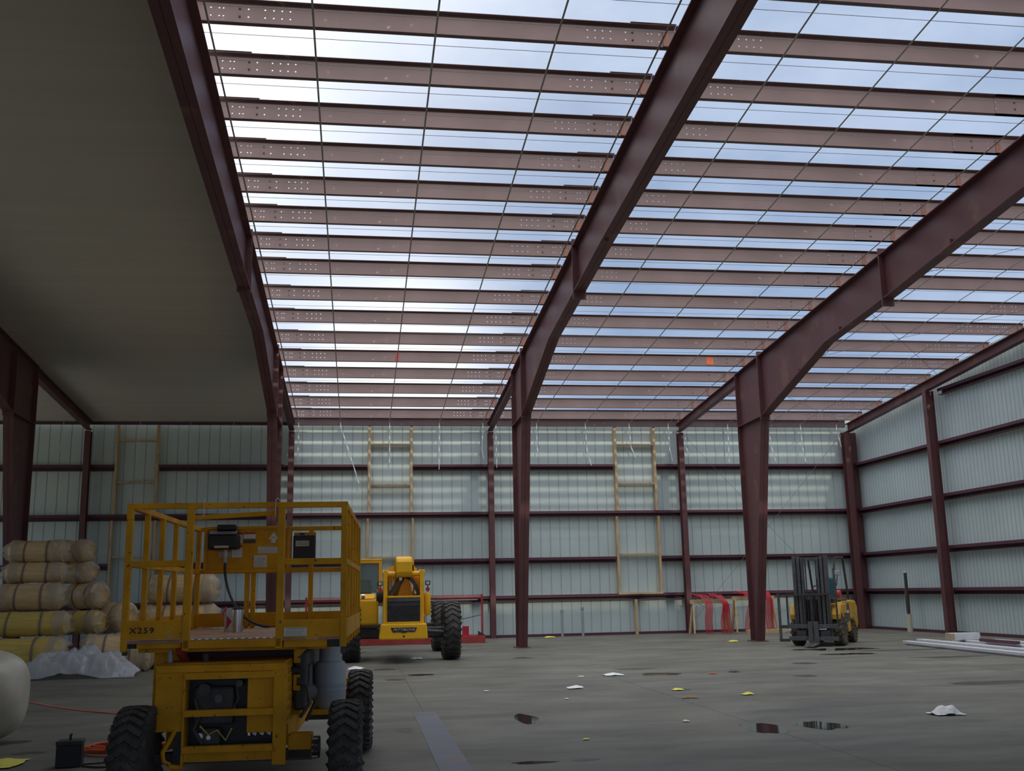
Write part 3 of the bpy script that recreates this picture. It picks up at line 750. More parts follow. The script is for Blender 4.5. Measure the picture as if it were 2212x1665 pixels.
# engine pieces seen in the opening
eng = MB(); eng.box(.54, .82, -.10, .1, .62, .88); eng.box(.60, .74, -.12, .0, .48, .60)
lp(eng, 'engine_block', M_dark, bevel=.02)
for (x, z, r_, mt) in ((.62, .86, .045, M_dark), (.72, .80, .03, M_mast), (.70, .70, .02, M_chrome), (.86, .90, .025, M_mast), (.60, .55, .022, M_chrome), (.66, .54, .015, M_chrome)):
    lp(MB().cyl((x, -.13, z), (x, -.05, z), r_, n=12), 'engine_fitting', mt, smooth=True)
lp(MB().tube([(.60, -.13, .62), (.66, -.14, .56), (.72, -.14, .59), (.78, -.14, .52), (.82, -.14, .60)], .006, 6), 'engine_hose', M_insy, smooth=True)
lp(MB().tube([(.84, -.13, .9), (.86, -.14, .8), (.83, -.14, .74), (.88, -.14, .70)], .005, 6), 'engine_hose', M_mast, smooth=True)
lp(MB().tube([(.56, -.13, .8), (.60, -.15, .68), (.56, -.15, .60), (.62, -.14, .5)], .012, 6), 'engine_hose', M_dark, smooth=True)
lp(MB().prism([(.93, .57), (.945, .57), (.945, .545), (.93, .545)], 'y', -.13, -.11), 'bracket', M_chrome)
for k in range(3): lp(MB().obox((.975+k*.05, -.12, .557), Matrix.Rotation(.5, 3, 'Y'), .028, .008, .018), 'hazard_stripe', M_white)
# scissor arms folded under the deck
for k, z in enumerate((.82, .92, 1.02, 1.10)):
    for x in (.33, 1.22):
        a = MB(); d = .02*(1 if k % 2 else -1)
        a.bar((x, .3, z-d), (x, 2.6, z+d), .05, .07); lp(a, 'scissor_arm', M_lift if k else M_lift)
for y in (.3, 1.45, 2.6): lp(MB().cyl((.3, y, .95), (1.25, y, .95), .03, n=12), 'scissor_pin', M_dark, smooth=True)
lp(MB().box(.17, .28, .30, .36, .55, 1.15), 'corner_leg', bevel=.004)
lp(MB().box(.20, .29, 2.3, 2.36, .55, 1.15), 'corner_leg', bevel=.004)
lp(MB().prism([(1.24, 1.13), (1.32, 1.13), (1.25, 1.06), (1.22, 1.06)], 'y', .1, .12), 'gusset')
# small parts between leg and cover
lp(MB().cyl((.33, .1, 1.04), (.33, .1, 1.13), .018, n=10), 'fluid_cap', M_tank, smooth=True)
lp(MB().cyl((.42, .2, 1.05), (.40, .05, 1.13), .03, n=10), 'valve', M_redp, smooth=True)
lp(MB().cyl((.58, .1, 1.045), (.58, .1, 1.10), .025, n=12), 'filler_cap', M_dark, smooth=True)
# tank
tk = MB(); tk.lathe([(.0, .05), (.0, .11), (.03, .128), (.18, .132), (.19, .136), (.205, .132), (.32, .132), (.36, .118), (.375, .09), (.525, .088), (.53, .05), (.535, .02)], (1.42, 1.05, .60), (0, 0, 1), 28)
lp(tk, 'gas_tank', M_tank, smooth=True)
for z in (.74,): lp(MB().lathe([(0, .136), (.018, .136)], (1.42, 1.05, z), (0, 0, 1), 28), 'tank_band', M_tank, smooth=True)
lp(MB().box(1.28, 1.56, .9, 1.2, .56, .60), 'tank_shelf')
lp(MB().box(1.20, 1.29, .30, 1.9, .66, 1.09), 'dark_filler_block', M_dark, bevel=.02); lp(MB().box(1.285, 1.31, .45, .60, .80, .98), 'valve_block', M_mast, bevel=.008)  # first box: dark filler added to darken the space beside the tank
lp(MB().tube([(1.29, .7, 1.10), (1.27, .68, .95), (1.31, .66, .8), (1.33, .65, .68), (1.27, .6, .55)], .012, 8), 'hydraulic_hose', M_black, smooth=True)
lp(MB().tube([(1.26, .2, .62), (1.33, .2, .72), (1.30, .25, .84), (1.23, .3, .86)], .014, 8), 'hydraulic_hose', M_mast, smooth=True)
lp(MB().lathe([(0, .02), (0, .055), (.05, .07), (.26, .07), (.30, .05), (.31, .02)], (1.255, .40, .76), (.1, 1, 0), 20), 'muffler', M_dark, smooth=True)
# axles, hubs, side box, tow hook
lp(MB().box(.26, 1.38, -.13, -.02, .37, .44), 'axle', M_dark); lp(MB().box(.2, 1.42, 2.9, 3.06, .30, .44), 'axle', M_dark)
lp(MB().box(1.205, 1.375, -.13, .02, .375, .545), 'drive_motor', bevel=.01)
lp(MB().cyl((1.385, -.10, .45), (1.43, -.10, .45), .075, n=16), 'hub', M_dark, smooth=True)
for k in range(4): lp(MB().cyl((1.378, -.16, .39+k*.04), (1.42, -.16, .39+k*.04), .012, n=6), 'wheel_bolt', M_chrome)
hk = MB(); hk.tube([(.44, -.17, .60), (.40, -.18, .52), (.365, -.19, .46), (.375, -.19, .40), (.42, -.19, .375)], .016, 8); hk.tube([(.42, -.18, .36), (.48, -.18, .35)], .02, 8)
lp(hk, 'tow_hook', smooth=True)
lp(MB().box(.43, .49, -.17, -.15, .36, .59), 'hook_plate', M_black)
wheel('wheel', lift, (.205, -.27, .39), .39, .215, -1, M_rub, M_lift, .038, 30, .015)
wheel('wheel', lift, (1.622, -.27, .39), .39, .205, 1, M_rub, M_lift, .038, 30, .015)
wheel('wheel', lift, (.165, 2.97, .38), .38, .22, -1, M_rub, M_lift, .038, 30, .015)
wheel('wheel', lift, (1.60, 2.97, .38), .38, .22, 1, M_rub, M_lift, .038, 30, .015)
lp(MB().box(1.40, 1.49, 2.75, 2.80, .48, .70), 'fender', bevel=.004)
# bucket and papers on the deck
R2 = Matrix.Rotation(-.0377, 3, 'Z')
def onlift(x, y, z): 
    v = R2 @ Vector((x, y, z)); return (v.x+LX, v.y+LY, v.z)
bk = thing('caulk_box', 'open white and pink carton on the lift platform, beside the metal can', 'box', onlift(.53, 1.6, 1.205), .25)
c = MB(); c.box(-.06, .06, -.05, .05, 0, .20); c.build('carton', M_white, bk)
MB().prism([(-.055, .14), (-.01, .09), (-.055, .02)], 'y', -.054, -.05).build('pink_print', M_pink, bk)
c = MB(); c.obox((-.08, -.02, .17), Matrix.Rotation(.5, 3, 'Y'), .006, .09, .10); c.build('flap', M_pink, bk)
cn = thing('metal_can', 'shiny metal can standing on the lift platform', 'can', onlift(.60, 1.45, 1.205), 0)
MB().lathe([(0, .04), (0, .045), (.19, .045), (.195, .04)], (0, 0, 0), (0, 0, 1), 24).build('can', M_chrome, cn, smooth=True)
MB().lathe([(0, .048), (.012, .048)], (0, 0, .19), (0, 0, 1), 24).build('lid', M_dark, cn, smooth=True)
MB().tube([(-.05, 0, .19), (-.02, 0, .22), (.02, 0, .22), (.05, 0, .19)], .003, 6).build('handle', M_chrome, cn, smooth=True)
# two white zip ties on the top rail
for k, x in enumerate((.55, 1.07)):
    z = zt; pts = [(x, -.03, z-.10), (x, -.03, z+.01), (x+.01*k, 0, z+.02+.015*k), (x+.03*k, .03, z+.01)]
    o = MB().tube([onlift(*p) for p in pts], .003, 5)
    o.top('zip_tie', M_white, ['white tie hanging from the lift top rail, left one above the control box', 'white looped tie on the lift top rail at the gate post'][k], 'zip tie', smooth=True)

# ================================================================== telehandler
tele = thing('telehandler', 'big yellow telescopic handler seen from behind, PETTIBONE plate on its counterweight', 'telehandler', (.98, 23.4, 0))
def tp(mb, name, mt=M_tele, **k): return mb.build(name, mt, tele, **k)
# counterweight
cw = MB(); cw.prism([(-.50, .86), (.50, .86), (.53, .56), (.52, .515), (-.53, .515), (-.54, .56)], 'y', 0, .55)
cwo = tp(cw, 'counterweight', bevel=.03)
sg = MB(); sg.prism([(-.285, .775), (.285, .775), (.255, .70), (.235, .675), (.10, .685), (.0, .66), (-.10, .685), (-.235, .675), (-.255, .70)], 'y', -.012, -.001)
sgn = tp(sg, 'badge', M_black)
text_mesh('lettering', 'PETTIBONE', .083, M_cream, sgn, Matrix.Translation((0, -.014, .728)) @ Matrix.Rotation(PI/2, 4, 'X') @ Matrix.Diagonal((1.12, .92, 1, 1)), .001, shear=.25)
tp(MB().cyl((.0, -.004, .585), (0, .01, .585), .022, n=16), 'pin_hole', M_black)
# frame uprights with pivot bosses
for sx in (-1, 1):
    x = sx*.405
    u = MB(); u.prism([(.12, .86), (.7, .86), (.7, 1.5), (.5, 2.03), (.12, 2.03)], 'x', x-.045, x+.045); tp(u, 'boom_tower', bevel=.01)
    tp(MB().cyl((x-.06, .2, 1.96), (x+.06, .2, 1.96), .07, n=20), 'pivot_boss', smooth=True)
    tp(MB().cyl((sx*.19, .2, 1.94), (sx*.36, .2, 1.94), .062, n=20), 'pivot_pin', smooth=True)
# grille and hood
tp(MB().box(-.36, .36, .06, .10, .90, 1.34), 'radiator_grille', M_dark)
gl = MB()
for k in range(14): gl.box(-.34+k*.05, -.335+k*.05, .05, .06, .91, 1.24)
for k in range(7): gl.box(-.35, .35, .05, .06, .93+k*.05, .935+k*.05)
tp(gl, 'grille_mesh', M_black)
tp(MB().box(-.36, .36, .04, .62, 1.335, 1.42), 'engine_hood', M_mast, bevel=.01); tp(MB().box(-.36, .36, .03, .62, 1.42, 1.46), 'hood_lip', bevel=.008)
tp(MB().box(-.40, .40, .02, .1, .86, .90), 'lower_lip')
tp(MB().box(-.36, .36, .1, 3.6, .66, 1.33), 'engine_bay', M_dark)
# boom: rear head then tube running forward
bm = MB(); prof = [(.04, 1.90), (.00, 1.98), (.0, 2.20), (.05, 2.29), (.16, 2.325), (.34, 2.31), (.34, 1.88), (.14, 1.87)]
bm.prism(prof, 'x', -.18, .19); tp(bm, 'boom_head', bevel=.04)
for sx in (-1, 1):
    g_ = MB(); g_.prism([(.30, 2.27), (.42, 2.27), (.9, 2.05), (.9, 1.75), (.30, 1.85)], 'x', sx*.19-.02+(.02 if sx > 0 else 0), sx*.21+(.02 if sx > 0 else 0)); tp(g_, 'boom_cheek')
tp(MB().prism([(-.38, 2.08), (-.20, 2.14), (-.20, 1.98)], 'y', .3, .36), 'boom_wing')
tp(MB().prism([(.20, 2.16), (.30, 2.05), (.30, 1.90), (.20, 1.9)], 'y', .3, .36), 'boom_wing')
bt = MB(); bt.bar((.0, .34, 2.08), (.02, 6.0, 1.30), .36, .42); tp(bt, 'boom', bevel=.015)
tp(MB().cyl((.36, .45, 1.88), (.30, 2.6, 1.0), .09, n=18), 'lift_cylinder', smooth=True)
tp(MB().cyl((-.30, .35, 1.90), (-.30, .45, 1.45), .055, n=14), 'tilt_cylinder', smooth=True); tp(MB().cyl((-.30, .33, 1.75), (-.30, .33, 1.60), .04, n=12), 'cylinder_rod', M_tank, smooth=True)
tp(MB().prism([(.22, 1.88), (.37, 1.88), (.37, 1.48), (.33, 1.48)], 'y', .42, .5), 'boom_side_plate', bevel=.01)
tp(MB().prism([(-.12, 1.46), (.22, 1.46), (.14, 1.86), (.02, 1.86)], 'y', .5, .56), 'boom_lug', M_tele)
for sx, p in ((-1, [(-.04, .26, 1.90), (-.14, .2, 1.80), (-.22, .2, 1.66), (-.33, .2, 1.47)]), (-1, [(.02, .24, 1.88), (-.05, .18, 1.74), (-.18, .18, 1.60), (-.30, .18, 1.47)]), (1, [(.06, .24, 1.86), (.17, .16, 1.80), (.26, .16, 1.66), (.32, .2, 1.47)])):
    tp(MB().tube(p, .026, 8), 'boom_hose', M_dark, smooth=True)
tp(MB().tube([(.10, .24, 1.86), (.20, .2, 1.82), (.30, .2, 1.68), (.36, .22, 1.47)], .018, 8), 'boom_hose', M_dark, smooth=True)
tp(MB().box(.24, .28, .18, .22, 1.50, 1.58), 'fitting', M_chrome); tp(MB().box(-.10, -.04, .16, .2, 1.80, 1.86), 'fitting', M_chrome)
# right side tank and lamps
tkm = MB(); tkm.lathe([(0, .02), (0, .05), (.04, .075), (.46, .075), (.5, .05), (.5, .02)], (.54, .35, 1.02), (0, 0, 1), 20); tp(tkm, 'side_tank', smooth=True)
def lamp(x, z, y=.05):
    tp(MB().box(x-.055, x+.055, y, y+.05, z-.05, z+.05), 'work_lamp', M_black, bevel=.01); tp(MB().box(x-.035, x+.035, y-.006, y, z-.032, z+.032), 'lamp_lens', M_chrome)
    tp(MB().cyl((x, y-.005, z-.14), (x, y+.04, z-.14), .045, n=16), 'tail_lamp', M_red, smooth=True)
    tp(MB().box(x-.012, x+.012, y+.01, y+.03, z-.2, z-.04), 'lamp_bracket', M_dark)
lamp(.53, 1.735); lamp(-.52, 1.735)
tp(MB().cyl((-.60, .35, 1.48), (-.44, .35, 1.48), .13, n=18), 'air_filter', M_dark, smooth=True)
tp(MB().cyl((.49, .3, .70), (.49, .3, 1.02), .03, n=10), 'hydraulic_line', M_chrome, smooth=True)
# cab and left body
cab = MB()
for (x, y) in ((-1.30, 1.7), (-.49, 1.7), (-1.30, 3.0), (-.49, 3.0)): cab.bar((x, y, 1.52), (x, y, 2.26), .07)
for (a, b_) in (((-1.33, 1.7, 2.26), (-.45, 1.7, 2.26)), ((-1.33, 3.0, 2.26), (-.45, 3.0, 2.26)), ((-1.3, 1.7, 2.26), (-1.3, 3.0, 2.26)), ((-.49, 1.7, 2.26), (-.49, 3.0, 2.26))): cab.bar(a, b_, .06)
tp(cab, 'cab_frame', bevel=.01)
tp(MB().box(-1.34, -.45, 1.66, 3.04, 2.29, 2.33), 'cab_roof', bevel=.01)
tp(MB().box(-1.27, -.52, 1.71, 1.72, 1.54, 2.24), 'rear_window', M_glass); tp(MB().box(-1.27, -.52, 2.98, 2.99, 1.54, 2.24), 'windscreen', M_glass); tp(MB().box(-.495, -.485, 1.75, 2.95, 1.54, 2.24), 'side_window', M_glass)
tp(MB().box(-1.2, -.7, 2.0, 2.15, 1.3, 1.85), 'seat', M_green, bevel=.03)
sw = MB(); sw.tube([( -.85+.19*math.cos(t), 2.65, 1.63+.12*math.sin(t)) for t in [2*PI*k/20 for k in range(21)]], .014, 6, cap=False); sw.tube([(-.85, 2.65, 1.63), (-.85, 2.8, 1.45)], .02, 6); tp(sw, 'steering_wheel', M_black, smooth=True)
body = MB(); body.box(-1.33, -.54, 1.1, 3.1, .80, 1.40); body.prism([(1.1, 1.40), (1.3, 1.52), (3.1, 1.52), (3.1, 1.40)], 'x', -1.33, -.6); tp(body, 'body_panel', bevel=.05)
tp(MB().cyl((-.93, 1.15, 1.47), (-.85, 1.15, 1.47), .05, n=14), 'filler_cap', M_chrome, smooth=True)
# wheels and axles
tp(MB().box(-1.05, 1.05, 1.2, 1.45, .50, .74), 'axle', M_dark, bevel=.04); tp(MB().box(-1.05, 1.05, 4.9, 5.1, .5, .74), 'axle', M_dark, bevel=.04)
tp(MB().cyl((.55, 1.05, .66), (1.0, 1.05, .62), .04, n=10), 'steering_cylinder', M_mast, smooth=True)
for (x, y, sd_) in ((1.145, 1.29, 1), (-1.145, 1.29, -1), (1.165, 5.0, 1), (-1.165, 5.0, -1)):
    wheel('wheel', tele, (x, y, .655), .655, .38, sd_, M_rub, M_tele, .065, 26, .022)

# ================================================================== forklift
fk = thing('forklift', 'yellow and dark grey forklift parked facing the camera by the corner', 'forklift', (11.75, 25.9, 0), math.radians(141.9))
def fp(mb, name, mt=M_fork, **k): return mb.build(name, mt, fk, **k)
# front tyres, rear tyres (local +y is the fork side)
for sx in (-1, 1): wheel('wheel', fk, (sx*.53, 0, .36), .36, .24, sx, M_rubd, M_fork, .05, 16, .022)
for sx in (-1, 1): wheel('wheel', fk, (sx*.44, -1.75, .29), .29, .19, sx, M_rubd, M_fork, .04, 16, .02)
bd = MB(); bd.prism([(-.30, .42), (-.45, .78), (.12, .78), (.30, 1.02), (.30, 1.06), (-.42, 1.06), (-.50, 1.10), (-1.3, 1.10), (-1.35, .3), (-.5, .3)], 'x', -.52, .52); fp(bd, 'body', bevel=.02)
cwt = MB(); cwt.prism([(-1.28, 1.12), (-1.95, 1.10), (-2.12, .95), (-2.12, .45), (-1.95, .33), (-1.62, .62), (-1.28, .60)], 'x', -.56, .56); cwt_o = fp(cwt, 'counterweight', bevel=.06)
for sx in (-1, 1):
    fp(MB().prism([(-.62, 1.0), (-1.18, 1.05), (-1.25, .60), (-.70, .50)], 'x', sx*.525-.008, sx*.525+.008), 'side_panel', M_mast, bevel=.01)
    fp(MB().obox((sx*.537, -1.0, .82), Matrix.Identity(3), .004, .2, .07), 'panel_mark', M_white)
fp(MB().box(-.50, .50, -1.2, -.45, 1.10, 1.16), 'engine_hood', M_mast, bevel=.02)
se = MB(); se.box(-.25, .25, -1.15, -.65, 1.16, 1.30); se.box(-.25, .25, -1.22, -1.10, 1.25, 1.72); fp(se, 'seat', M_blue, bevel=.05)
fp(MB().cyl((-.25, -1.62, 1.24), (.30, -1.62, 1.24), .14, n=18), 'gas_bottle', M_redp, smooth=True); fp(MB().cyl((.31, -1.62, 1.24), (.34, -1.62, 1.24), .10, n=18), 'bottle_collar', M_red, smooth=True)
gd = MB()
for sx in (-.46, .46):
    gd.tube([(sx, .10, 1.0), (sx, -.05, 1.6), (sx, -.22, 2.22), (sx, -1.20, 2.24), (sx, -1.55, 1.12)], .03, 8)
fp(gd.bar((-.46, -.22, 2.22), (.46, -.22, 2.22), .05).bar((-.46, -1.2, 2.24), (.46, -1.2, 2.24), .05), 'overhead_guard', M_dark)
for k in range(6): fp(MB().bar((-.40+k*.16, -.22, 2.235), (-.40+k*.16, -1.2, 2.25), .02, .03), 'guard_bar', M_dark)
fp(MB().tube([(.20*math.cos(t), -.38+.13*math.sin(t), 1.42+.09*math.sin(t)) for t in [2*PI*k/18 for k in range(19)]], .014, 6, cap=False), 'steering_wheel', M_black, smooth=True)
fp(MB().bar((0, -.36, 1.41), (0, -.05, 1.05), .05), 'steering_column', M_dark)
fp(MB().box(-.50, .50, .05, .28, 1.02, 1.20), 'dashboard', M_dark, bevel=.03)
for sx in (-1, 1):
    fp(MB().box(sx*.54-.06, sx*.54+.06, -.15, -.05, 1.76, 1.88), 'work_lamp', M_tank, bevel=.015); fp(MB().bar((sx*.5, -.1, 1.5), (sx*.54, -.1, 1.78), .02), 'lamp_bracket', M_dark)
fp(MB().tube([(-.42, -.2, 1.3), (-.42, -.2, 1.95)], .022, 8), 'exhaust_pipe', M_dark)
# fenders over the front tyres
for sx in (-1, 1): fp(MB().prism([(-.42, .80), (.20, .80), (.36, .66), (.36, .78), (.20, 1.04), (-.42, 1.04)], 'x', sx*.53-.11, sx*.53+.11), 'front_fender', bevel=.015)
# mast: two channel pairs, cross members, chains, cylinders
for sx in (-1, 1):
    for (x, zt_, w_) in ((.40, 2.26, .085), (.29, 2.24, .075), (.20, 2.22, .05)):
        fp(MB().box(sx*x-w_/2, sx*x+w_/2, .42, .56, .14 if x > .35 else .2, zt_), 'mast_rail', M_mast, bevel=.006)
    fp(MB().cyl((sx*.245, .40, .3), (sx*.245, .40, 2.1), .03, n=12), 'lift_cylinder', M_mast, smooth=True)
    fp(MB().box(sx*.13-.012, sx*.13+.012, .44, .47, .4, 2.15), 'lift_chain', M_dark)
for z in (.5, 1.25, 2.18): fp(MB().box(-.42, .42, .40, .44, z-.04, z+.04), 'cross_member', M_mast)
fp(MB().cyl((0, .42, .3), (0, .42, 1.35), .05, n=14), 'centre_cylinder', M_dark, smooth=True)
for x in (-.08, .06, .11): fp(MB().tube([(x, .5, 1.35), (x+.01, .52, .9), (x, .5, .5)], .012, 6), 'mast_hose', M_dark, smooth=True)
# carriage and load backrest
for z in (.50, .20): fp(MB().box(-.62, .62, .60, .66, z-.05, z+.05), 'carriage_bar', M_mast, bevel=.005)
br = MB()
for x in (-.62, -.42, -.2, .0, .2, .42, .62): br.box(x-.018, x+.018, .60, .64, .5, 1.30)
br.box(-.64, .64, .595, .645, 1.27, 1.32)
fp(br, 'load_backrest', M_dark)
fp(MB().box(.80, .86, .60, .66, .12, 1.32), 'side_stop', M_mast, bevel=.006); fp(MB().box(.60, .86, .60, .65, 1.27, 1.31), 'side_bar', M_dark); fp(MB().box(.60, .86, .60, .66, .45, .53), 'side_bar', M_dark); fp(MB().box(.60, .86, .60, .66, .12, .19), 'side_bar', M_dark)
fp(MB().box(-.33, .33, .30, .38, .25, 1.16), 'mast_dark_panel', M_dark, bevel=.02)  # dark filler panel added behind the rails to close the see-through space
for x in (-.09, .05):
    f_ = MB(); f_.box(x-.06, x+.06, .66, .71, .05, .62); f_.prism([(.66, .05), (1.30, .035), (1.30, .05), (.66, .10)], 'x', x-.06, x+.06); fp(f_, 'fork', M_mast, bevel=.005)
fp(MB().box(-.35, -.16, .665, .67, .42, .44), 'bright_strip', M_white)
for (x, z) in ((-.3, .30), (.30, .30)): fp(MB().box(x-.12, x+.12, .6, .64, .22, .40), 'carriage_plate', M_dark)

# ================================================================== insulation rolls
def roll(name, ctr, axis, L_, r, mt, label, cat='insulation roll', group='stacked insulation rolls', film=(0, 1), bands=2, seed=0, group_on=True, round_=False):
    A = Vector(axis).normalized(); c = Vector(ctr)
    t = thing(name, label, cat, (c.x, c.y, c.z-r), 0, group if group_on else None)
    rnd = random.Random(seed); mb = MB(); n = 30; m_ = 14
    u = Vector((0, 0, 1)); x = A.cross(u).normalized(); y = x.cross(A)
    def surf(tt, q, rr):
        wv = 1 + .025*math.sin(3*q + seed) + .03*noise.noise(Vector((tt*2.5, math.cos(q)*1.5+seed, math.sin(q)*1.5)))
        return A*tt + (x*math.cos(q) + y*math.sin(q))*rr*wv + Vector((0, 0, r))
    prof = [(-L_/2, .001), (-L_/2, r*.7), (-L_/2+.03, r*.93)] + [(-L_/2+L_*k/m_, r*(1-.02*math.cos(k*1.9))) for k in range(1, m_)] + [(L_/2-.03, r*.93), (L_/2, r*.7), (L_/2, .001)]
    if round_: prof = [(-L_/2*math.cos(PI*k/24), r*max(.0001, math.sin(PI*k/24))**.45 if 0 < k < 24 else .004) for k in range(25)]
    vs = []; fs = []
    for (tt, rr) in prof:
        for k in range(n): vs.append(surf(tt, 2*PI*k/n, rr))
    for i in range(len(prof)-1):
        for k in range(n): fs.append((i*n+k, i*n+(k+1) % n, (i+1)*n+(k+1) % n, (i+1)*n+k))
    mb.add(vs, fs); mb.build('roll', mt, t, smooth=True)
    for b in range(bands):
        tt = -L_/2 + L_*(b+.8)/(bands+.6); bb = MB(); vs = []; fs = []
        for d in (-.022, .022):
            for k in range(n): vs.append(surf(tt+d+.03*math.sin(2*PI*k/n+b), 2*PI*k/n, r*1.018))
        for k in range(n): fs.append((k, (k+1) % n, n+(k+1) % n, n+k))
        o = bb.add(vs, fs).build('band', M_band, t, smooth=True); so_ = o.modifiers.new('thick', 'SOLIDIFY'); so_.thickness = .004
    for e in film:                      # crumpled plastic bunched over the ends
        sg_ = 1 if e else -1; vs = []; fs = []; f = MB(); mm = 7
        for i in range(mm):
            tt = sg_*(L_/2 - .26 + i*.062); base = r*(1.05 if i < 4 else 1.03-.16*(i-3))
            for k in range(n):
                q = 2*PI*k/n; rr = base*(1+(.06+.035*i)*noise.noise(Vector((i*.55+seed, math.cos(q)*1.9, math.sin(q)*1.9+e))))
                vs.append(A*(tt+sg_*(.02+.012*i)*noise.noise(Vector((math.cos(q)*3, math.sin(q)*3, seed+i)))) + (x*math.cos(q)+y*math.sin(q))*rr + Vector((0, 0, r)))
        for i in range(mm-1):
            for k in range(n): fs.append((i*n+k, i*n+(k+1) % n, (i+1)*n+(k+1) % n, (i+1)*n+k))
        o = f.add(vs, fs).build('wrap_film', M_film2, t, smooth=True); so_ = o.modifiers.new('thick', 'SOLIDIFY'); so_.thickness = .003
    return t
# front stack, long rolls side-on to the camera
rolls = [((-7.02, 24.3, 2.57), 1.15, .24, M_ins, 'brown-wrapped insulation roll on the very top of the stack'),
         ((-7.00, 24.2, 2.11), 1.18, .22, M_ins, 'brown-wrapped insulation roll second from the top of the stack'),
         ((-7.02, 24.0, 1.60), 1.30, .28, M_ins, 'shiny brown-wrapped insulation roll in the middle of the stack'),
         ((-7.00, 23.7, 1.02), 1.70, .26, M_insy, 'yellow insulation roll just under the shiny brown ones'),
         ((-7.0, 23.3, .40), 1.85, .36, M_insy, 'yellow insulation roll at the foot of the stack by the picture edge')]
for k, (c, l_, r, mt, lb) in enumerate(rolls): roll('insulation_roll', c, (1, .05*(k % 2)-.02, 0), l_, r, mt, lb, seed=k*3.1)
back = [((-6.45, 25.0, 2.60), (.9, -.5, 0), .9, .25, M_ins, 'brown insulation roll end-on beside the topmost roll'),
        ((-6.35, 25.0, 2.12), (.9, -.6, 0), .9, .24, M_ins, 'brown insulation roll end-on beside the second roll from the top'),
        ((-6.05, 24.8, 1.60), (.9, -.6, 0), .9, .28, M_ins, 'brown insulation roll with bunched clear plastic on its end'),
        ((-5.45, 24.9, 1.10), (.8, -.6, 0), .9, .34, M_ins, 'tan insulation roll leaning at the right side of the stack'),
        ((-6.0, 24.4, 1.02), (.9, -.4, 0), .9, .25, M_insy, 'yellow insulation roll end-on under the plastic-wrapped ones'),
        ((-5.05, 23.5, .40), (1, .1, 0), 1.3, .38, M_ins, 'tan insulation roll on the floor behind the clear plastic sheet'),
        ((-4.72, 24.55, .42), (1, -.2, 0), 1.2, .40, M_ins, 'tan insulation roll on the floor seen left of the lift post'),
        ((-4.15, 25.6, .34), (1, .05, 0), 2.0, .33, M_insy, 'yellow insulation roll on the floor seen through the lift railing'),
        ((-4.20, 25.8, 1.03), (1, .0, 0), 1.7, .33, M_ins, 'tan-yellow insulation roll, middle of the pile seen through the lift railing'),
        ((-4.15, 25.9, 1.72), (1, -.03, 0), 1.5, .33, M_ins, 'tan-yellow insulation roll on top of the pile seen through the lift railing')]
for k, (c, ax, l_, r, mt, lb) in enumerate(back): roll('insulation_roll', c, ax, l_, r, mt, lb, seed=20+k*2.3)
roll('insulation_roll', (-4.22, 12.35, .51), (1, .06, 0), 1.24, .51, M_pale,  'large pale insulation roll cut off by the left picture edge near the camera', group_on=False, seed=51, bands=1, film=(), round_=True)

# crumpled clear plastic sheet
def sheet(name, cx, cy, w, d, h, mt, label, cat, seed=0, n=46, fr=2.2):
    mb = MB(); vs = []; fs = []; rn = random.Random(seed)
    for j in range(n+1):
        for i in range(n+1):
            u = i/n*2-1; v = j/n*2-1; rr = math.sqrt(u*u+v*v)
            ang = math.atan2(v, u); edge = 1 - .28*(noise.noise(Vector((math.cos(ang)*1.7+seed, math.sin(ang)*1.7, 3)))+.3)
            x = u*w/2*edge; y = v*d/2*edge
            f = max(0, 1-rr**2*.8)
            z = h*(f*.50 + .55*f*abs(noise.noise(Vector((x*fr, y*fr+seed, 1)))) + .14*abs(noise.noise(Vector((x*fr*2.2, y*fr*2.2, seed))))*(.3+f)) + .012
            x += .06*noise.noise(Vector((x*6, y*6, 9+seed))); y += .06*noise.noise(Vector((y*6, x*6, 5+seed)))
            vs.append((cx+x, cy+y, max(.006, z)))
    for j in range(n):
        for i in range(n):
            a = j*(n+1)+i; fs.append((a, a+1, a+n+2, a+n+1))
    mb.add(vs, fs)
    return mb.top(name, mt, label, cat)
pl = sheet('plastic_sheet', -5.55, 22.35, 2.5, 1.5, .80, M_film, 'heap of crumpled clear plastic sheeting in front of the insulation rolls', 'plastic sheet', 3.3)
sm = pl.modifiers.new('thick', 'SOLIDIFY'); sm.thickness = .003
pk = MB(); pk.add([(-5.55, 22.2, .5), (-5.1, 22.15, .92), (-5.2, 22.3, .5), (-5.3, 22.1, .45)], [(0, 1, 2), (0, 3, 1), (1, 3, 2), (0, 2, 3)])
# orange cord, coil, black box
def cord(pts, r, name, mt, label, cat):
    q = []; P_ = [Vector(p) for p in pts]
    for i in range(len(P_)-1):
        p0 = P_[max(i-1, 0)]; p1 = P_[i]; p2 = P_[i+1]; p3 = P_[min(i+2, len(P_)-1)]
        for k in range(8):
            t = k/8; q.append(.5*((2*p1)+(p2-p0)*t+(2*p0-5*p1+4*p2-p3)*t*t+(3*p1-p0-3*p2+p3)*t**3))
    q.append(P_[-1])
    return MB().tube(q, r, 7).top(name, mt, label, cat, smooth=True)
cord([(-5.6, 17.3, .01), (-4.93, 17.07, .01), (-4.39, 16.32, .01), (-3.77, 15.54, .01), (-3.13, 14.89, .01), (-2.4, 13.9, .01), (-2.0, 12.4, .01)], .011, 'extension_cord', M_orange, 'orange extension cord snaking from the insulation roll towards the lift', 'cord')
pts = []
for k in range(90):
    a = k*.42; r = .26+.05*math.sin(k*.37); pts.append((-2.28+r*1.5*math.cos(a), 11.3+r*1.0*math.sin(a), .012+.0009*k))
MB().tube(pts, .010, 6).top('cord_coil', M_orange, 'coil of orange cord on the floor by the front left tyre of the lift', 'cord', smooth=True)
bx = thing('battery_box', 'small black box with a top handle on the floor near the bottom left', 'box', (-2.63, 10.50, 0), .1)
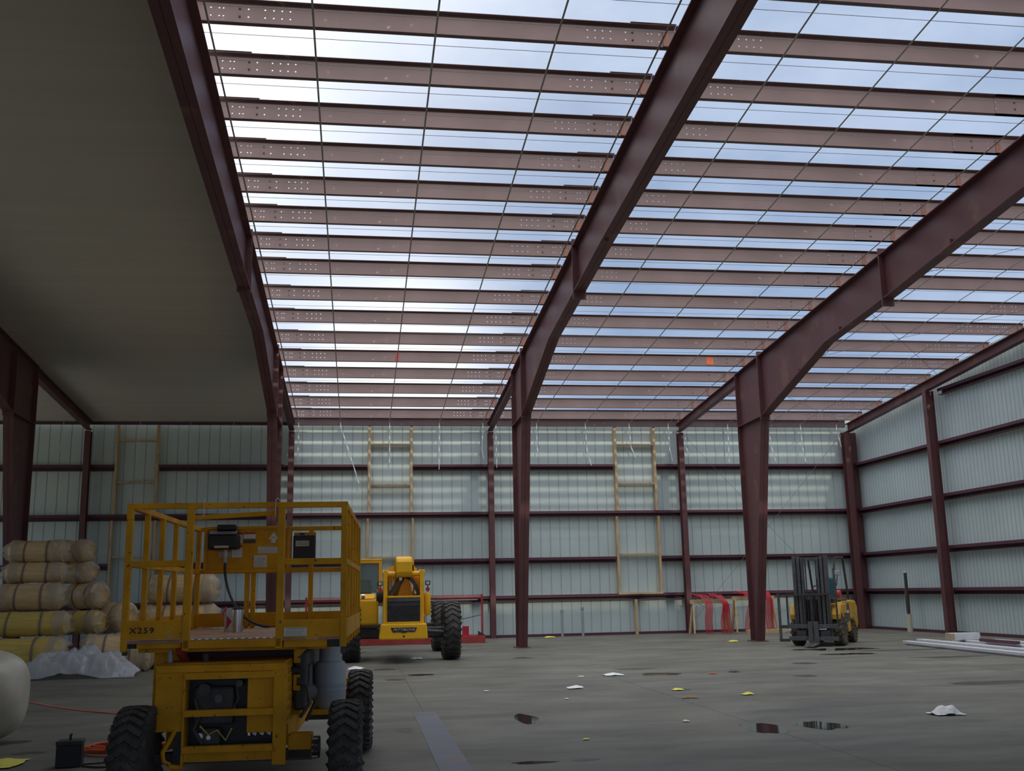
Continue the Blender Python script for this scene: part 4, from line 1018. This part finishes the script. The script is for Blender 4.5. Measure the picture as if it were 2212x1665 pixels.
MB().box(-.11, .11, -.09, .09, 0, .20).build('case', M_black, bx, bevel=.01); MB().box(-.115, .115, -.095, .095, .195, .235).build('lid', M_dark, bx, bevel=.008)
MB().tube([(0, -.02, .235), (0, -.02, .28), (.0, .03, .28)], .012, 8).build('handle', M_black, bx, smooth=True)
cord([(-2.5, 10.42, .01), (-2.3, 10.3, .01), (-2.1, 10.45, .01), (-1.9, 10.7, .01), (-1.6, 10.9, .01)], .008, 'power_lead', M_black, 'black lead running from the black box towards the lift tyre', 'cord')
cord([(-2.5, 10.45, .02), (-2.25, 10.55, .02), (-2.0, 10.9, .01), (-1.7, 11.3, .01)], .008, 'power_lead', M_black, 'black lead curving behind the other one beside the black box', 'cord')

# ================================================================== red steel rack by the back wall
rk = thing('red_rack', 'long low red steel rack with a railing against the back wall, behind the telehandler', 'steel rack', (1.1, 32.6, 0))
for nm, a in (('base_beam', (-2.7, 2.72, -.5, -.4, .01, .21)), ('base_beam', (-2.7, 2.72, .4, .5, .01, .21))): MB().box(*a).build(nm, M_redp, rk, bevel=.008)
for x in (-2.7, -.9, .9, 2.62): MB().box(x, x+.1, -.4, .4, .03, .19).build('cross_beam', M_redp, rk)
for x in (-2.74, 2.70):
    MB().box(x, x+.06, .4, .46, .0+.2, 1.45).build('post', M_redp, rk)
for z, r_ in ((1.42, .012), (1.35, .03)): MB().cyl((-2.7, .43, z), (2.72, .43, z), r_, n=8).build('rail', M_redp, rk, smooth=True)
MB().cyl((.1, .42, 1.28), (2.6, .42, 1.28), .014, n=8).build('rail', M_cream, rk, smooth=True)
MB().box(2.02, 2.22, -.45, -.40, .21, .50).build('bracket', M_pex, rk)
MB().prism([(2.50, .21), (2.75, .21), (2.50, .36)], 'y', -.45, -.41).build('bracket', M_dark, rk)
pts = [(.9+1.82*t, .42, .60 + .22*(t**2)) for t in [k/10 for k in range(11)]]
MB().tube(pts, .012, 6).build('chain', M_dark, rk, smooth=True)

# ================================================================== sawhorses and red tubing
def sawhorse(x0, x1, h, label, box=False):
    t = thing('sawhorse', label, 'sawhorse', ((x0+x1)/2, 34.25, 0), group='timber sawhorses'); hw = (x1-x0)/2
    MB().box(-hw, hw, -.05, .05, h-.13, h).build('beam', M_wood, t)
    for sx in (-1, 1):
        for sy in (-1, 1): MB().bar((sx*(hw-.10), sy*.02, h-.08), (sx*(hw-.03), sy*.25, .005), .05, .09).build('leg', M_wood, t)
        MB().box(sx*(hw-.12)-.02, sx*(hw-.12)+.02, -.14, .14, h*.45, h*.45+.08).build('brace', M_wood, t)
    return t
sawhorse(11.02, 12.30, 1.12, 'timber sawhorse under the left bundles of red tubing by the back wall')
sawhorse(12.50, 14.0, 1.20, 'timber sawhorse partly hidden by the right tapered column, red tubing over it')
MB().box(12.75, 14.02, 33.55, 33.85, 0, .12).top('plank', M_wood, 'timber plank on the floor in front of the right sawhorse', 'plank')
def bunch(xa, xb0, xb1, n, h, tipx, label, grp, seed):
    rn = random.Random(seed)
    for k in range(n):
        f = k/(n-1); xb = xb0+(xb1-xb0)*f; xt = xa + .26*(f-.5); tl = rn.uniform(.4, 1)
        y0 = 33.80 + .020*k
        pts = [(xb, y0, .0+.03*rn.random()), (xb-.02+(xt-xb)*.25, y0-.02, .45), (xt+.03, y0-.01, h-.18)]
        ex = xt + (tipx-xt)*tl
        pts += [(xt+(ex-xt)*.25, y0+.14, h+.035+.012*k % .08), (xt+(ex-xt)*.65, y0+.26, h+.08+.05*rn.random()), (ex, y0+.34, h+.10+.10*rn.random())]
        P_ = [Vector(p) for p in pts]; q = []
        for i in range(len(P_)-1):
            p0 = P_[max(i-1, 0)]; p1 = P_[i]; p2 = P_[i+1]; p3 = P_[min(i+2, len(P_)-1)]
            for kk in range(5):
                t = kk/5; q.append(.5*((2*p1)+(p2-p0)*t+(2*p0-5*p1+4*p2-p3)*t*t+(3*p1-p0-3*p2+p3)*t**3))
        q.append(P_[-1])
        MB().tube(q, .013, 6).top('red_tube', M_pex, label, 'tube', grp, smooth=True)
bunch(11.52, 11.38, 11.66, 7, 1.14, 10.95, 'red plastic tube in the leftmost bunch draped over the left sawhorse', 'leftmost red tubes', 1)
bunch(12.10, 11.92, 12.35, 10, 1.14, 11.65, 'red plastic tube in the thick bunch right of the leftmost one', 'second bunch of red tubes', 2)
bunch(13.02, 12.75, 13.02, 6, 1.22, 12.5, 'red plastic tube fanning out just left of the right tapered column', 'third bunch of red tubes', 3)
bunch(13.64, 13.50, 13.82, 8, 1.22, 13.72, 'red plastic tube in the upright bunch right of the tapered column', 'fourth bunch of red tubes', 4)
sheet('plastic_bag', 14.25, 33.9, .7, .4, .28, M_film, 'crumpled white plastic at the foot of the back wall beside the sawhorse', 'plastic bag', 8, 16, 6)

# ================================================================== right side
pp = thing('standpipe', 'tall dark pipe in a white sleeve standing against the right wall', 'pipe', (17.42, 31.65, 0))
MB().cyl((0, 0, .5), (0, 0, 1.86), .05, n=14).build('pipe', M_dark, pp, smooth=True); MB().cyl((0, 0, 1.86), (0, 0, 1.92), .055, n=14).build('cap', M_white, pp, smooth=True)
MB().cyl((0, 0, 0), (0, 0, .56), .085, n=16).build('sleeve', M_cream, pp, smooth=True); MB().box(-.02, .10, .06, .10, .6, 1.3).build('backing_board', M_clip, pp)
# bundle of wrapped trim lengths lying on the floor
bd0 = Vector((13.35, 24.9, 0)); bdir = Vector((-.32, -5.6, 0)).normalized()
P0, P1 = Vector((13.6, 25.2, 0)), Vector((13.1, 17.5, 0))
d_ = (P1-P0).normalized(); pr_ = Vector((-d_.y, d_.x, 0))
for k in range(9):
    off = .12+k*.24; st = .0+.35*((k*37) % 5)/5 + (k*.12); h0 = .03 + (.05 if k % 3 == 1 else 0)
    a = P0 + pr_*off + d_*st; b_ = P1 + pr_*off
    mb = MB(); R_ = Matrix((d_, pr_, Vector((0, 0, 1)))).transposed()
    mb.obox((a+b_)/2 + Vector((0, 0, h0+.035)), R_, (b_-a).length, .18, .07); mb.obox((a+b_)/2 + Vector((0, 0, h0/2)), R_, (b_-a).length*.96, .12, h0)
    mb.top('trim_length', M_trim, 'long white wrapped metal trim length lying in the bundle on the floor at right', 'metal trim', 'bundle of wrapped trim', bevel=.01)
def onb(st, off, z): return P0 + pr_*off + d_*st + Vector((0, 0, z))
c = onb(1.2, 1.0, .25); R_ = Matrix((d_, pr_, Vector((0, 0, 1)))).transposed()
b = thing('carton', 'long pale cardboard box lying on the white trim bundle', 'box', (c.x, c.y, .155), -.12)
MB().box(-.36, .36, -.14, .14, 0, .16).build('box', M_trim, b, bevel=.006); MB().box(-.368, -.36, -.14, .14, 0, .16).build('end_flap', M_box, b); MB().box(.36, .368, -.14, .14, 0, .16).build('end_flap', M_box, b); MB().box(-.36, -.26, -.143, -.14, .01, .15).build('tape', M_box, b)
c = onb(3.0, .9, .15); MB().obox(c+Vector((0, 0, .045)), R_, 1.5, .12, .07).top('steel_channel', M_girt, 'short maroon steel channel lying on the white trim bundle', 'steel channel')
for k in range(3):
    c = onb(5.3, 1.35+k*.22, .20); MB().obox(c, R_, 3.0, .16, .09).top('trim_length', M_trim, 'short white trim length stacked on top of the bundle at the right edge', 'metal trim', 'upper trim lengths', bevel=.01)
for k, (st, w_) in enumerate(((.55, 2.2), (4.2, 2.2))):
    pass

# ================================================================== floor: cover plate, joints, puddles, litter
MB().prism([(.700, 13.94), (.985, 13.88), (.985, 6.5), (.700, 6.5)], 'z', 0, .004).top('floor_plate', M_plate, 'narrow steel cover plate let into the concrete floor', 'floor plate')
for nm, a in (('trim_1', (.83, .838, 13.95, 35.0)), ('trim_2', (4.40, 4.408, 4.0, 28.3)), ('trim_3', (11.1, 11.107, 8.0, 28.3))):
    MB().box(a[0], a[1], a[2], a[3], 0, .0012).top(nm, M_oil, None, None, kind='structure')
MB().box(-15.5, 17.6, 21.50, 21.507, 0, .0012).top('trim_4', M_oil, None, None, kind='structure')
def blob(x, y, w, d, mt, name, label, cat, seed, h=.0016, grp=None):
    n = 26; poly = []
    for k in range(n):
        a = 2*PI*k/n; r = 1+.45*noise.noise(Vector((math.cos(a)*1.6+seed, math.sin(a)*1.6, seed*.7)))
        poly.append((x+math.cos(a)*w/2*r, y+math.sin(a)*d/2*r))
    return MB().prism(poly, 'z', 0.0002, h).top(name, mt, label, cat, grp)
pud = [(2.02, 12.75, .26, 1.0, M_water, 'dark puddle reflecting a column, centre of the floor right of the steel plate'),
       (4.35, 11.2, .42, .8, M_water, 'dark puddle in the right foreground, the left one of a pair'),
       (5.02, 11.25, .40, .75, M_water, 'dark puddle in the right foreground, the right one of a pair'),
       (.52, 21.9, .5, .5, M_oil, 'dark stain left of the telehandler front, farthest of three'), (.64, 19.2, .35, .45, M_oil, 'small dark stain above the steel plate, nearest of three'),
       (1.14, 20.15, .45, .45, M_water, 'dark wet patch below the telehandler right tyre'), (5.23, 20.0, .75, .4, M_oil, 'thin dark stain in mid floor, farther of two long ones'),
       (5.34, 18.6, .75, .5, M_water, 'long dark wet patch in mid floor right of the middle column'), (8.72, 20.1, .5, .5, M_oil, 'dark stain on the floor nearest the right tapered column foot'),
       (7.54, 17.3, .42, .4, M_oil, 'small dark stain in front of the right tapered column, nearer one'), (1.57, 9.58, .42, .14, M_water, 'thin dark puddle at the bottom edge, left one'),
       (2.04, 9.62, .26, .14, M_oil, 'thin dark stain at the bottom edge, right of the puddle'), (.52, 12.15, .20, .35, M_oil, 'brown stain beside the left edge of the steel plate'),
       (3.73, 24.3, .5, .5, M_oil, 'dark stain at the foot of the middle tapered column'), (4.9, 15.65, .2, .2, M_oil, 'small dark spot among the paper scraps'),
       (11.4, 24.2, 2.2, .9, M_water, 'dark wet patch under the forklift forks'), (12.6, 23.2, 2.6, .5, M_oil, 'long oily streak right of the forklift forks'), (10.9, 22.4, 1.2, .6, M_water, 'wet patch in front of the forklift'),
       (9.7, 15.2, 1.7, .5, M_oil, 'dark streak on the floor in front of the white trim bundle'), (12.2, 20.6, 1.6, .4, M_oil, 'dark streak between forklift and trim bundle'), (1.75, 24.6, .6, .35, M_oil, 'dark stain by the telehandler right rear tyre'),
       (-3.7, 12.4, .35, .25, M_oil, 'dark stain beside the large pale roll'), (-3.3, 11.5, .3, .2, M_oil, 'small dark stain left of the coil of orange cord')]
for k, (x, y, w, d, mt, lb) in enumerate(pud): blob(x, y, w, d, mt, 'puddle' if mt is M_water else 'floor_stain', lb, 'puddle' if mt is M_water else 'stain', k*1.7+.3)
lit = [(4.51, 18.66, .30, .30, M_paper, 'white paper scrap in mid floor, farthest white piece'), (3.37, 16.46, .24, .24, M_paper, 'crumpled white scrap left of the long floor joint'), (3.89, 18.5, .08, .1, M_paper, 'tiny white scrap beside the far paper scrap'),
       (5.49, 14.63, .17, .12, M_yel, 'yellow scrap on the floor, right of the others'), (4.74, 15.6, .14, .12, M_yel, 'pale yellow scrap beside the small dark spot'), (4.56, 14.45, .22, .12, M_brown, 'brown leaf-like scrap in mid floor'),
       (3.75, 11.94, .08, .08, M_paper, 'small white scrap on the long floor joint'), (2.31, 10.83, .07, .07, M_yel, 'tiny yellow scrap near the bottom centre'), (6.24, 18.3, .12, .15, M_redp, 'small red scrap in mid floor'),
       (6.74, 18.6, .16, .2, M_oil, 'small black scrap right of the red one'), (10.45, 28.75, .22, .3, M_yel, 'yellow scrap on the floor left of the right tapered column'), (1.96, 16.4, .05, .07, M_paper, 'tiny white fleck below the telehandler tyre'),
       (2.92, 14.86, .05, .06, M_paper, 'tiny white fleck right of the steel plate'), (1.35, 24.9, .25, .3, M_paper, 'white scrap under the telehandler rear'), (14.05, 24.75, .16, .4, M_paper, 'white wrapping scrap hanging at the tip of the trim bundle'),
       (-.05, 22.2, .26, .35, M_paper, 'white scrap between scissor lift and telehandler'), (-3.35, 10.75, .4, .5, M_yel, 'yellow insulation scrap at the bottom left corner'), (6.2, 34.3, .3, .4, M_yel, 'yellow scrap at the base of the back wall near the pipe stubs')]
for k, (x, y, w, d, mt, lb) in enumerate(lit):
    sc = sheet('scrap', x, y, w*1.2, d*1.2, min(.06, w*.22), mt, lb, 'scrap', k*2.1, 7, 12/max(w, .1)*.15)
sheet('plastic_bag', 6.78, 11.7, .34, .34, .14, M_paper, 'crumpled white plastic bag on the floor at right', 'plastic bag', 12, 18, 8)
